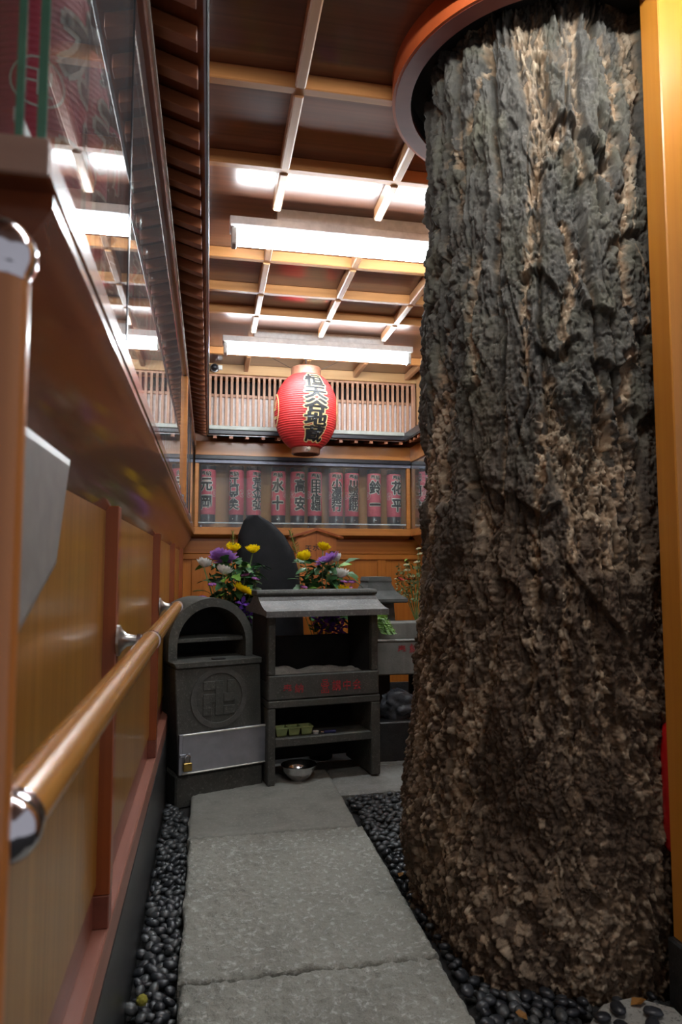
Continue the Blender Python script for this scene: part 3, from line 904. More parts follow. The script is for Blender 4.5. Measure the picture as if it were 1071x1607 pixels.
# ================================================================== TREE TRUNK
def vnoise(x, y, z, seed=0):
    xi, yi, zi = np.floor(x).astype(np.int64), np.floor(y).astype(np.int64), np.floor(z).astype(np.int64)
    fx, fy, fz = x - xi, y - yi, z - zi
    fx, fy, fz = [f * f * f * (f * (f * 6 - 15) + 10) for f in (fx, fy, fz)]
    def hsh(i, j, k):
        n = (i * 374761393 + j * 668265263 + k * 2147483647 + seed * 1274126177) & 0xffffffff
        n = ((n ^ (n >> 13)) * 1274126177) & 0xffffffff
        n = ((n ^ (n >> 16)) * 2246822519) & 0xffffffff
        return ((n ^ (n >> 15)) & 0xffff) / 65535.0
    c = 0
    for di in (0, 1):
        wx = fx if di else 1 - fx
        for dj in (0, 1):
            wy = fy if dj else 1 - fy
            for dk in (0, 1):
                wz = fz if dk else 1 - fz
                c = c + wx * wy * wz * hsh(xi + di, yi + dj, zi + dk)
    return c
def fbm(x, y, z, o=4, seed=0, gain=0.5):
    a, s, t = 1.0, 0, 0
    for k in range(o):
        s = s + a * vnoise(x, y, z, seed + k * 17)
        t += a
        a *= gain
        x, y, z = x * 2.03, y * 2.03, z * 2.03
    return s / t
def cells(x, y, z, seed=0):
    """nearest-cell random value, distance to nearest and second nearest feature point"""
    xi, yi, zi = np.floor(x).astype(np.int64), np.floor(y).astype(np.int64), np.floor(z).astype(np.int64)
    d1 = np.full(x.shape, 9.0)
    d2 = np.full(x.shape, 9.0)
    v1 = np.zeros(x.shape)
    for di in (-1, 0, 1):
        for dj in (-1, 0, 1):
            for dk in (-1, 0, 1):
                i, j, k = xi + di, yi + dj, zi + dk
                n = (i * 374761393 + j * 668265263 + k * 1442695041 + seed * 1274126177) & 0xffffffff
                n = ((n ^ (n >> 13)) * 1274126177) & 0xffffffff
                n = ((n ^ (n >> 16)) * 2246822519) & 0xffffffff
                n = n ^ (n >> 15)
                px, py, pz = (n & 1023) / 1023.0, ((n >> 10) & 1023) / 1023.0, ((n >> 20) & 1023) / 1023.0
                d = (i + px - x) ** 2 + (j + py - y) ** 2 + (k + pz - z) ** 2
                m = d < d1
                d2 = np.where(m, d1, np.minimum(d2, d))
                v1 = np.where(m, ((n >> 5) & 255) / 255.0, v1)
                d1 = np.where(m, d, d1)
    return v1, np.sqrt(d1), np.sqrt(d2)
def sstep(a, b, x):
    t = np.clip((x - a) / (b - a), 0, 1)
    return t * t * (3 - 2 * t)

T0 = np.array((1.130, 2.060))
T1 = np.array((1.000, 1.880))
PZ = [-0.05, 0.05, 0.2, 0.4, 0.6, 0.9, 1.2, 1.5, 1.8, 2.1, 2.35, 2.55, 2.9]
PR = [0.55, 0.535, 0.515, 0.487, 0.468, 0.437, 0.410, 0.391, 0.374, 0.358, 0.343, 0.330, 0.315]
# pale flaky fissures and cross breaks of the bark: (degrees round the trunk, height), half width
STREAKS = [([(-117.3, 2.404), (-116.8, 2.209), (-122.8, 2.077), (-125.5, 1.873), (-127.8, 1.738), (-127.1, 1.532)], 0.013),
           ([(-110.8, 1.945), (-107.7, 1.808), (-112.4, 1.691), (-114.5, 1.591)], 0.014), ([(-93.8, 2.484), (-85.8, 2.367), (-87.1, 2.242)], 0.022),
           ([(-78.1, 2.253), (-82.4, 2.055), (-89.3, 1.827), (-86.9, 1.693), (-83.7, 1.577)], 0.016), ([(-100.2, 1.455), (-102.5, 1.323), (-106.9, 1.193)], 0.02),
           ([(-99.7, 1.373), (-97.4, 1.241), (-100.8, 1.063)], 0.034), ([(-140.8, 2.509), (-142.6, 2.386), (-150.7, 2.264)], 0.010), ([(-171.9, 2.527), (-163.7, 2.324), (-159.4, 2.198)], 0.010),
           ([(-146.3, 1.908), (-149.8, 1.736), (-147.6, 1.555)], 0.012), ([(-119.0, 1.527), (-122.7, 1.328), (-126.1, 1.146), (-126.6, 0.948), (-129.3, 0.673)], 0.015),
           ([(-113.1, 1.324), (-112.8, 1.112), (-117.8, 0.886), (-117.1, 0.712), (-118.8, 0.572)], 0.014), ([(-88.5, 1.591), (-92.8, 1.44), (-92.4, 1.258)], 0.018),
           ([(-166.8, 1.342), (-163.9, 1.247)], 0.02), ([(-150.6, 1.275), (-145.1, 1.15)], 0.022), ([(-109.7, 0.951), (-106.1, 0.778), (-104.7, 0.593)], 0.016), ([(-168.3, 1.736), (-162.0, 1.557), (-166.8, 1.397)], 0.010)]
BREAKS = [[(-115.3, 2.208), (-108.9, 2.238), (-103.9, 2.201), (-96.4, 2.131), (-89.6, 2.097)], [(-108.3, 1.808), (-105.2, 1.723), (-94.2, 1.689)], [(-128.1, 1.807), (-120.4, 1.833), (-113.5, 1.743)],
          [(-103.8, 1.589), (-95.5, 1.555), (-84.1, 1.593)], [(-123.8, 1.631), (-116.8, 1.593), (-108.2, 1.64)], [(-139.8, 1.03), (-130.4, 0.981), (-128.5, 0.883)], [(-115.2, 1.063), (-105.6, 0.951), (-96.0, 0.856)], [(-132.4, 1.231), (-123.3, 1.187), (-116.6, 1.21)]]
def streak_field(deg, z, wob):
    """1 in the middle of a streak, falling to 0 at its ragged edge"""
    out = np.zeros(z.shape)
    for pts, hw in STREAKS:
        best = np.full(z.shape, 9.0)
        for (a0, z0), (a1, z1) in zip(pts[:-1], pts[1:]):
            x0, x1 = a0 * 0.0070, a1 * 0.0070
            px, pz = deg * 0.0070 - x0, z - z0
            dx, dz = x1 - x0, z1 - z0
            t = np.clip((px * dx + pz * dz) / (dx * dx + dz * dz), 0, 1)
            best = np.minimum(best, np.hypot(px - t * dx, pz - t * dz))
        out = np.maximum(out, 1 - sstep(hw * 0.45, hw * 1.25, best + wob))
    return out
def break_field(deg, z, wob):
    """relief of the overhanging edges: proud above the line, hollow below"""
    out = np.zeros(z.shape)
    for pts in BREAKS:
        az = np.array([p[0] for p in pts])
        zz = np.array([p[1] for p in pts])
        dz = z - np.interp(deg, az, zz) + wob
        fade = sstep(az[0] - 1.5, az[0] + 2.5, deg) * (1 - sstep(az[-1] - 2.5, az[-1] + 1.5, deg))
        up = np.where(dz > 0, 0.020 * np.exp(-np.clip(dz, 0, 1) / 0.07), -0.020 * np.exp(np.clip(dz, -1, 0) / 0.04))
        out = out + fade * up * sstep(0, 0.004, np.abs(dz))
    return out
# base outline by angle (degrees, radius factor)
BA = [-180, -166, -150, -137, -118, -95, -60, 0, 60, 100, 121, 133, 143, 160, 180]
BR = [0.49, 0.49, 0.545, 0.60, 0.55, 0.50, 0.53, 0.55, 0.55, 0.60, 0.72, 0.60, 0.515, 0.49, 0.49]
def trunk():
    # more columns on the side that faces the path
    cam_dir = math.degrees(math.atan2(-T0[1], -T0[0]))
    front = np.linspace(cam_dir - 112, cam_dir + 100, 640)
    back = np.linspace(cam_dir + 100, cam_dir + 248, 92)[1:-1]
    th = np.radians(np.concatenate([front, back]))
    zz = np.concatenate([np.linspace(-0.03, 2.62, 860), np.linspace(2.65, 2.9, 8)])
    TH, Z = np.meshgrid(th, zz)
    R0 = np.interp(Z, PZ, PR)
    dg = (np.degrees(TH) + 180) % 360 - 180
    rb = np.interp(dg, BA, BR)
    w = 1 - sstep(0.0, 0.42, Z)
    R = R0 * (1 - w) + rb * w
    cx = np.cos(TH) * 0.46
    cy = np.sin(TH) * 0.46
    # large undulation and two domain warps
    R = R + 0.02 * (fbm(cx * 3, cy * 3, Z * 1.0, 2, 3) - 0.5)
    wx = 0.11 * (fbm(cx * 4, cy * 4, Z * 2.2, 3, 11) - 0.5)
    wy = 0.11 * (fbm(cx * 4, cy * 4, Z * 2.2, 3, 23) - 0.5)
    wx2 = 0.03 * (fbm(cx * 18, cy * 18, Z * 10, 2, 31) - 0.5)
    wy2 = 0.03 * (fbm(cx * 18, cy * 18, Z * 10, 2, 37) - 0.5)
    ax, ay = cx + wx + wx2, cy + wy + wy2
    ax, ay = cx + 0.65 * wx + wx2, cy + 0.65 * wy + wy2
    n1 = np.abs(fbm(ax * 7.0, ay * 7.0, Z * 1.0, 2, 41) - 0.5) * 2
    n2 = np.abs(fbm(ax * 12, ay * 12, Z * 1.9, 2, 53) - 0.5) * 2
    wid = 0.14 * sstep(0.30, 0.66, fbm(cx * 5, cy * 5, Z * 2.2, 3, 61))
    f = np.minimum(n1, n2 * 1.3 + 0.05) - wid
    upper = sstep(0.55, 1.35, Z + 0.5 * (fbm(cx * 3, cy * 3, Z * 1.5, 2, 71) - 0.5))
    plate = sstep(-0.02, 0.16, f)
    h = (0.013 + 0.016 * upper) * (plate - 0.6)
    # broad swellings of the plates and overhanging breaks across them
    h = h + 0.034 * (fbm(ax * 9, ay * 9, Z * 3.2, 3, 65) - 0.5)
    brk = fbm(ax * 10, ay * 10, Z * 5 + 3 * fbm(cx * 12, cy * 12, Z * 2, 2, 67), 2, 66)
    h = h + 0.016 * (sstep(0.46, 0.50, brk) - 0.5) * (0.4 + 0.6 * upper)
    # crumbs and flakes
    v, d1, d2 = cells(ax * 78, ay * 78, Z * 52, 5)
    edge = sstep(0.0, 0.22, d2 - d1)
    flk = 0.30 + 0.70 * (1 - plate * upper)
    h = h + flk * (0.0085 * (v - 0.5) + 0.004 * (edge - 1))
    v2, e1, e2 = cells(ax * 36 + 9, ay * 36, Z * 17, 8)
    h = h + 0.0085 * (v2 - 0.5) - 0.003 * (1 - sstep(0, 0.12, e2 - e1))
    # ragged relief
    def turb(fx, fz, o, sd):
        return np.abs(fbm(ax * fx, ay * fx, Z * fz, 1, sd) - 0.5) * 2 + (0.6 * np.abs(fbm(ax * fx * 2.1, ay * fx * 2.1, Z * fz * 2.1, 1, sd + 1) - 0.5) * 2 if o > 1 else 0)
    h = h + 0.012 * turb(24, 13, 2, 91) + 0.0065 * turb(70, 48, 2, 95) + 0.003 * (fbm(cx * 170, cy * 170, Z * 140, 1, 99) - 0.5)
    wob = 0.018 * (fbm(cx * 40, cy * 40, Z * 26, 2, 151) - 0.5)
    stk = streak_field(dg, Z, wob * 1.1 + 0.010 * (v - 0.5))
    h = h - 0.016 * stk + break_field(dg, Z, wob * 1.6)
    h = h - h.mean() - 0.004
    R = R + h
    t = np.clip(Z / 2.55, -0.1, 1.15)
    X = T0[0] + (T1[0] - T0[0]) * t + R * np.cos(TH)
    Y = T0[1] + (T1[1] - T0[1]) * t + R * np.sin(TH)
    # colour fields: pale flakes lie in the fissures, and scattered over the lower bole
    patch = fbm(cx * 7, cy * 7, Z * 3.0, 3, 101)
    line = (1 - sstep(0.0, 0.085, f + 0.10 * (v - 0.5))) * sstep(0.30, 0.42, patch + 0.10 * (v2 - 0.5)) * (0.30 + 0.70 * (v > 0.25))
    scatter = (v > 0.66) * (1 - upper) * sstep(0.38, 0.62, fbm(cx * 9, cy * 9, Z * 5, 3, 111)) * 0.8
    n3 = np.abs(fbm(ax * 6.3 + 5, ay * 6.3, Z * 0.55, 1, 131) - 0.5) * 2
    line2 = (1 - sstep(0.02, 0.06, n3 + 0.05 * (v - 0.5))) * sstep(0.40, 0.5, fbm(cx * 5, cy * 5, Z * 2.4, 2, 141)) * (v > 0.22)
    pale = np.clip(np.maximum(np.maximum(line * 0.8, line2 * 0.8), np.maximum(scatter, stk * (v > 0.18))), 0, 1) * (0.5 + 0.5 * v2)
    low = 1 - sstep(0.75, 1.75, Z + 0.7 * (patch - 0.5))
    ny, nx = Z.shape
    verts = np.stack([X, Y, Z], -1).reshape(-1, 3)
    idx = np.arange(ny * nx).reshape(ny, nx)
    nxt = np.roll(idx, -1, 1)
    quads = np.stack([idx[:-1], nxt[:-1], nxt[1:], idx[1:]], -1).reshape(-1, 4)
    me = bpy.data.meshes.new('trunk')
    me.vertices.add(len(verts))
    me.vertices.foreach_set('co', verts.astype(np.float32).ravel())
    me.loops.add(quads.size)
    me.loops.foreach_set('vertex_index', quads.astype(np.int32).ravel())
    me.polygons.add(len(quads))
    me.polygons.foreach_set('loop_start', np.arange(0, quads.size, 4, dtype=np.int32))
    me.polygons.foreach_set('use_smooth', np.ones(len(quads), dtype=bool))
    me.update(calc_edges=True)
    at = me.color_attributes.new('bark', 'FLOAT_COLOR', 'POINT')
    colr = np.stack([pale, v, low, np.ones_like(low)], -1).reshape(-1, 4)
    at.data.foreach_set('color', colr.astype(np.float32).ravel())
    me.materials.append(M['bark'])
    o = bpy.data.objects.new('tree_trunk', me)
    COL.objects.link(o)
    tag(o, 'huge old tree trunk with deeply furrowed flaky bark rising through the ceiling', 'tree')
trunk()

# --- wooden ring where the trunk passes the ceiling
rg = thing('ceiling_ring', 'round red-brown wooden collar around the trunk at the ceiling', 'collar', (0.99, 1.862, 2.5))
RT = Matrix.Translation((0.99, 1.862, 2.5))
obj('outer_band', MB().lathe([(0.458, 0.0), (0.458, 0.085), (0.448, 0.085), (0.448, 0.0), (0.458, 0.0)], 96, RT, False), 'ring', rg, True, 30)
obj('lower_rim', MB().lathe([(0.400, 0.0), (0.449, -0.001), (0.449, 0.012), (0.400, 0.012), (0.400, 0.0)], 96, RT, False), 'ring_shade', rg, True, 30)
obj('gap_shade', MB().lathe([(0.30, 0.066), (0.41, 0.066), (0.41, 0.074), (0.30, 0.074), (0.30, 0.066)], 64, RT, False), 'shade_black', rg, True, 30)  # dark annulus added for the shade between ring and trunk
obj('inner_band', MB().lathe([(0.400, 0.012), (0.408, 0.012), (0.408, 0.10), (0.400, 0.10), (0.400, 0.012)], 96, RT, False), 'black_metal', rg, True, 30)  # coloured black for the shade inside the ring

# ================================================================== DOOR JAMB at the right, fire extinguisher
jb = thing('door_jamb', 'varnished orange wooden jamb standing at the right edge, in front of the trunk', 'door post', (1.16, 1.46, 0.0))
obj('jamb_board', MB().box(1.080, 1.30, 1.42, 1.492, 0.185, 2.75, 0.003), 'jamb', jb)
obj('stone_foot', MB().box(1.068, 1.31, 1.40, 1.50, 0.0, 0.185, 0.005), 'black_stone', jb)
fe = thing('fire_extinguisher', 'narrow red metal cylinder between the trunk and the right jamb', 'extinguisher', (1.138, 1.535, 0.36))
obj('cylinder', MB().lathe([(0.0, 0.36), (0.03, 0.36), (0.036, 0.372), (0.036, 0.63), (0.030, 0.655), (0.014, 0.67), (0.0, 0.67)], 24, Matrix.Translation((1.138, 1.535, 0))), 'red_can', fe, True)
obj('valve', MB().box(1.118, 1.140, 1.525, 1.545, 0.668, 0.70, 0.003), 'black_metal', fe)
obj('wall_bracket', MB().box(1.118, 1.138, 1.490, 1.502, 0.45, 0.60, 0.001), 'black_metal', fe)

# ================================================================== HANDRAIL, GRAB POLE, HOLDER BOX
RX, RZ = -0.109, 0.905
hr = thing('handrail', 'round varnished wooden handrail on metal brackets along the left wall', 'handrail', (RX, 1.5, RZ))
obj('rail', MB().cyl((RX, 0.420, RZ), (RX, 2.535, RZ), 0.0178, None, 28), 'rail', hr, True)
obj('end_cap', MB().turned((RX, 0.420, RZ), (RX, 0.2, RZ), [(0.0185, -0.012)] + [(0.0200 * math.cos(a), 0.0200 * math.sin(a)) for a in [-0.4 + 1.97 * k / 12 for k in range(13)]] + [(0.0, 0.02)], 30), 'chrome', hr, True)
obj('end_cap', MB().turned((RX, 2.535, RZ), (RX, 3.0, RZ), [(0.0205, -0.012), (0.0205, 0.004), (0.016, 0.014), (0.0, 0.018)], 24), 'chrome', hr, True)
for y0 in (1.396, 2.546):
    fl = obj('bracket', MB().turned((XF, y0, RZ + 0.001), (0, y0, RZ + 0.001), [(0.030, 0.0), (0.030, 0.005), (0.022, 0.008), (0.0125, 0.018), (0.0095, 0.032), (0.0095, 0.050)], 22), 'nickel', hr, True, 50)
    yc = y0 if y0 < 2 else 2.53
    obj('collar_ring', MB().cyl((RX, yc - 0.010, RZ), (RX, yc + 0.010, RZ), 0.0192, None, 26), 'chrome', hr, True)
    obj('bracket_collar', MB().turned((XF, y0, RZ + 0.001), (0, y0, RZ + 0.001), [(0.0098, 0.036), (0.0118, 0.037), (0.0118, 0.044), (0.0098, 0.045)], 18), 'chrome', hr, True)

gp = thing('grab_pole', 'upright varnished wooden grab pole with chrome ball cap at the left edge', 'pole', (-0.122, 0.40, 0.0))
PXc, PYc = -0.1185, 0.40
obj('pole', MB().cyl((PXc, PYc, 0.31), (PXc, PYc, 1.208), 0.0172, None, 28), 'pole', gp, True)
obj('ball_cap', MB().lathe([(0.0175, 1.208)] + [(0.0208 * math.cos(a), 1.2235 + 0.0208 * math.sin(a)) for a in [-0.6 + 2.17 * k / 14 for k in range(15)]] + [(0.0, 1.2443)], 32, Matrix.Translation((PXc, PYc, 0))), 'chrome', gp, True, 60)
obj('floor_flange', MB().lathe([(0.032, 0.0), (0.032, 0.006), (0.020, 0.012), (0.0185, 0.31)], 24, Matrix.Translation((PXc, PYc, 0))), 'nickel', gp, True)

hb = thing('holder_box', 'grey five-sided plastic holder hung on the wall above the handrail, beside the pole', 'box', (-0.175, 0.62, 1.0))
poly = [(0.44, 1.172), (0.806, 1.172), (0.747, 1.049), (0.575, 0.975), (0.44, 0.975)]
cen = (0.58, 1.09)
inn = [(cen[0] + (p[0] - cen[0]) * 0.86, cen[1] + (p[1] - cen[1]) * 0.86) for p in poly]
def bevel_plate(poly, inn, xb, x1, x2):
    bm = bmesh.new()
    a = [bm.verts.new((xb, *p)) for p in poly]
    b = [bm.verts.new((x1, *p)) for p in poly]
    c = [bm.verts.new((x2, *p)) for p in inn]
    n = len(poly)
    for r, q in ((a, b), (b, c)):
        for k in range(n):
            bm.faces.new((r[k], r[(k + 1) % n], q[(k + 1) % n], q[k]))
    bm.faces.new(c)
    bm.faces.new(list(reversed(a)))
    bmesh.ops.recalc_face_normals(bm, faces=bm.faces)
    m = MB()
    m._add(bm)
    return m
obj('back_plate', bevel_plate(poly, [(cen[0] + (p[0] - cen[0]) * 0.97, cen[1] + (p[1] - cen[1]) * 0.97) for p in poly], XP, -0.165, -0.158), 'grey_plastic_light', hb)
obj('front_shell', bevel_plate([(cen[0] + (p[0] - cen[0]) * 0.93, cen[1] + (p[1] - cen[1]) * 0.93) for p in poly], [(cen[0] + (p[0] - cen[0]) * 0.8, cen[1] + (p[1] - cen[1]) * 0.8) for p in poly], -0.158, -0.152, -0.147), 'grey_plastic', hb)

# ================================================================== STONE OFFERING SHELF (rotated a little)
sh = thing('stone_censer', 'dark stone incense stand with curved roof, ash tray and two open shelves', 'stone shrine', (0.276, 3.191, 0.05), math.radians(9))
D = 0.36
def sp(name, mb, mat='dark_stone', **kw):
    return obj(name, mb, mat, sh, local=True, **kw)
sp('leg', MB().box(0.0, 0.036, 0.0, D, 0.0, 0.344, 0.004))
sp('leg', MB().box(0.512, 0.558, 0.0, D, 0.0, 0.344, 0.004))
sp('table_top', MB().box(0.0, 0.558, 0.0, D, 0.345, 0.379, 0.004))
sp('shelf', MB().box(0.036, 0.512, 0.004, D, 0.168, 0.206, 0.003))
sp('back_panel', MB().box(0.036, 0.512, D - 0.02, D - 0.001, 0.02, 0.344), 'near_black')
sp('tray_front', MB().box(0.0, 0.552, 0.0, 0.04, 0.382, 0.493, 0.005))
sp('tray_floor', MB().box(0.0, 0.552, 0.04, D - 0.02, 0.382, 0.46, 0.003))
sp('side_wall', MB().box(0.0, 0.034, 0.041, D - 0.02, 0.461, 0.77, 0.004), 'near_black')
sp('side_wall', MB().box(0.516, 0.550, 0.041, D - 0.02, 0.461, 0.77, 0.004), 'near_black')
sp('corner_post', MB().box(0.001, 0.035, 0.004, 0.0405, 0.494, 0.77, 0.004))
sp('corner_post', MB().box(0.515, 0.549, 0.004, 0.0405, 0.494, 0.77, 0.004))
sp('back_wall', MB().box(0.034, 0.516, D - 0.045, D - 0.02, 0.461, 0.642, 0.003), 'near_black')
ab = bmesh.new()
nx, ny = 40, 22
g = [[ab.verts.new((0.036 + 0.478 * i / nx, 0.042 + (D - 0.09) * j / ny, 0.476 + 0.012 * mnoise.fractal((i * 0.13, j * 0.13, 3.3), 1, 2, 3) + 0.010 * math.sin(i / nx * 6.0 + 0.4) ** 2)) for i in range(nx + 1)] for j in range(ny + 1)]
for j in range(ny):
    for i in range(nx):
        ab.faces.new((g[j][i], g[j][i + 1], g[j + 1][i + 1], g[j + 1][i]))
m = MB()
m._add(ab)
o = sp('ash_bed', m, 'ash', smooth=True)
# concave gabled roof
fr = [(-0.045, 0.792), (0.0, 0.798), (0.05, 0.812), (0.10, 0.834), (0.14, 0.858)]
bk = [(0.36 - a, b) for a, b in reversed(fr)]
prf = fr + bk + [(0.405, 0.765), (0.36, 0.770), (0.0, 0.770), (-0.045, 0.764)]
sp('roof', MB().prism(prf, 'x', -0.022, 0.588), 'roof_stone')
sp('ridge', MB().prism([(0.125, 0.856), (0.118, 0.868), (0.13, 0.882), (0.23, 0.882), (0.242, 0.868), (0.235, 0.856)], 'x', -0.03, 0.596, 0.003), 'dark_stone')
# red lettering on the tray front
lb = MB()
for c, u, w, zc in (('奉', 0.092, 0.045, 0.432), ('納', 0.148, 0.045, 0.432)):
    glyph_into(lb, c, u, zc, w, w, 0.012, None, lambda x, y: Vector((x, -0.0012, y)))
for c, u, zc in (('品', 0.275, 0.450), ('品', 0.275, 0.418), ('講', 0.333, 0.434), ('中', 0.385, 0.434), ('会', 0.437, 0.434)):
    glyph_into(lb, c, u, zc, 0.046, 0.036 if c == '品' else 0.052, 0.012, None, lambda x, y: Vector((x, -0.0012, y)))
sp('red_lettering', lb, 'red_paint')

def to_sh(u, v, z):
    a = math.radians(9)
    return (0.276 + u * math.cos(a) - v * math.sin(a), 3.191 + u * math.sin(a) + v * math.cos(a), 0.05 + z)

# green cups on the shelf
gt = thing('green_tray', 'pale green plastic tray of three joined cups on the stone shelf', 'tray', to_sh(0.042, 0.03, 0.2065), math.radians(9))
cupm = MB().lathe([(0.0, 0.0), (0.022, 0.0), (0.026, 0.005), (0.032, 0.042), (0.034, 0.045), (0.0305, 0.045), (0.024, 0.008), (0.0, 0.006)], 4, Matrix.Rotation(PI / 4, 4, 'Z') @ Matrix.Diagonal((1.05, 1.05, 1, 1)), False).mesh('cup', 'green_plastic')
for k in range(3):
    link('cup', cupm, gt, (0.034 + 0.061 * k, 0.034, 0), None, (1.2, 1.2, 0.92))
obj('rim', MB().box(0.004, 0.187, 0.003, 0.0055, 0.034, 0.042, 0.001), 'green_plastic', gt, local=True)
li = thing('lighter', 'small dark blue lighter lying on the stone shelf beside the cups', 'lighter', to_sh(0.297, 0.04, 0.2065), math.radians(5))
obj('body', MB().box(-0.014, 0.045, -0.008, 0.008, 0, 0.013, 0.003), 'blue_plastic', li, local=True)
obj('metal_head', MB().box(-0.03, -0.014, -0.007, 0.007, 0.001, 0.012, 0.002), 'steel', li, local=True)
cl = thing('white_saucer', 'small white cap between the cups and the lighter', 'cap', to_sh(0.246, 0.05, 0.2065))
obj('cap', MB().lathe([(0.0, 0.0), (0.013, 0.0), (0.016, 0.010), (0.014, 0.012), (0.0, 0.009)], 16), 'white_plastic', cl, True, local=True)

# steel bowl under the shelf
bw_ = thing('steel_bowl', 'round stainless steel bowl on the paving under the stone stand', 'bowl', (0.430, 3.275, 0.052))
obj('bowl', MB().lathe([(0.0, 0.0), (0.040, 0.0), (0.043, 0.006), (0.058, 0.018), (0.073, 0.040), (0.079, 0.062), (0.0845, 0.066), (0.0845, 0.068), (0.077, 0.066), (0.070, 0.041), (0.055, 0.020), (0.038, 0.006), (0.0, 0.005)], 40, None, False), 'steel', bw_, True, 60, local=True)

# ================================================================== STONE BOX with arched niche
bx = thing('stone_offertory', 'dark stone offertory box with arched niche, round temple crest and metal door', 'stone box', (-0.118, 3.118, 0.0), math.radians(20))
def bp(name, mb, mat='dark_stone', parent=None, **kw):
    return obj(name, mb, mat, parent or bx, local=True, **kw)
bp('base_block', MB().box(-0.012, 0.40, -0.004, 0.34, 0.0, 0.142, 0.008))
bp('body', MB().prism([(0.002, 0.146), (0.398, 0.146), (0.384, 0.600), (-0.022, 0.600)], 'y', 0.0, 0.34, 0.004))
bp('ledge', MB().prism([(-0.018, 0.600), (0.386, 0.600), (0.388, 0.626), (-0.034, 0.626)], 'y', -0.012, 0.34, 0.003))
# arch: outer and inner outline between y=.055 and .34
def arch(u0, u1, zb, zs, zt, n=24):
    c = (u0 + u1) / 2
    r = (u1 - u0) / 2
    return [(u0, zb)] + [(c - r * math.cos(PI * k / n), zs + (zt - zs) * math.sin(PI * k / n)) for k in range(n + 1)] + [(u1, zb)]
OA = arch(-0.036, 0.368, 0.6265, 0.70, 0.902)
IA = arch(0.004, 0.334, 0.6265, 0.69, 0.862)
bm = bmesh.new()
ra = [[bm.verts.new((p[0], yv, p[1])) for p in A] for A, yv in ((OA, 0.055), (IA, 0.055), (IA, 0.34), (OA, 0.34))]
for k in range(4):
    a, b = ra[k], ra[(k + 1) % 4]
    for i in range(len(a) - 1):
        bm.faces.new((a[i], a[i + 1], b[i + 1], b[i]))
bmesh.ops.recalc_face_normals(bm, faces=bm.faces)
m = MB()
m._add(bm)
bp('arch', m, smooth=True)
bp('niche_back', MB().prism(arch(0.002, 0.336, 0.627, 0.69, 0.864), 'y', 0.31, 0.33), 'near_black')
bp('niche_shelf', MB().box(0.004, 0.334, 0.09, 0.31, 0.700, 0.718, 0.002))
bp('candle_tray', MB().box(0.155, 0.215, 0.005, 0.03, 0.626, 0.632, 0.001), 'near_black')
# crest: ring and temple sign in low relief
cr = MB()
A, B = [], []
cu, cz = 0.184, 0.458
N = 56
for r0, r1, t0 in ((0.135, 0.108, -0.0035),):
    tb = bmesh.new()
    rr = []
    for rad, yy in ((r0, 0.001), (r0 - 0.002, t0), (r1 + 0.002, t0), (r1, 0.001)):
        rr.append([tb.verts.new((cu + rad * math.cos(2 * PI * k / N), yy, cz + rad * math.sin(2 * PI * k / N))) for k in range(N)])
    for a, b in zip(rr[:-1], rr[1:]):
        for k in range(N):
            tb.faces.new((a[k], a[(k + 1) % N], b[(k + 1) % N], b[k]))
    bmesh.ops.recalc_face_normals(tb, faces=tb.faces)
    cr._add(tb)
bp('crest_ring', cr, 'relief_stone', smooth=True, angle=30)
s, w = 0.076, 0.0195
sg = MB()
for a in ((-w, w, -s, s), (-s, -w, -w, w), (w, s, -w, w), (-s, -w, s - 2 * w, s), (w, s, -s, -s + 2 * w), (-s, -s + 2 * w, -s, -w), (s - 2 * w, s, w, s)):
    sg.box(cu + a[0], cu + a[1], -0.0035, 0.002, cz + a[2], cz + a[3], 0.0015)
bp('crest_sign', sg, 'dark_stone')
door = bp('metal_door', MB().box(0.012, 0.412, -0.016, -0.002, 0.148, 0.318, 0.002), 'alu')
bp('door_frame', MB().box(0.012, 0.412, -0.021, -0.016, 0.148, 0.154, 0.001), 'alu_light', door)
bp('door_frame', MB().box(0.012, 0.412, -0.021, -0.016, 0.311, 0.318, 0.001), 'alu_light', door)
bp('door_frame', MB().box(-0.003, 0.012, -0.019, -0.003, 0.148, 0.318, 0.001), 'alu', door)
bp('latch', MB().box(0.0, 0.045, -0.026, -0.020, 0.222, 0.236, 0.001), 'alu', door)
pl = thing('padlock', 'brass padlock hanging from the latch of the metal door', 'padlock', (-0.118, 3.118, 0.0), math.radians(20))
obj('lock_body', MB().box(0.010, 0.049, -0.044, -0.028, 0.166, 0.202, 0.003), 'brass', pl, local=True)
obj('shackle', MB().tube([(0.019, -0.036, 0.198)] + [(0.0295 - 0.0105 * math.cos(PI * k / 8), -0.036, 0.222 + 0.0105 * math.sin(PI * k / 8)) for k in range(9)] + [(0.040, -0.036, 0.198)], 0.0035, 8), 'steel', pl, True, local=True)
obj('staple', MB().tube([(0.0295, -0.024, 0.236), (0.0295, -0.036, 0.238), (0.0295, -0.041, 0.230)], 0.003, 6), 'steel', pl, True, local=True)

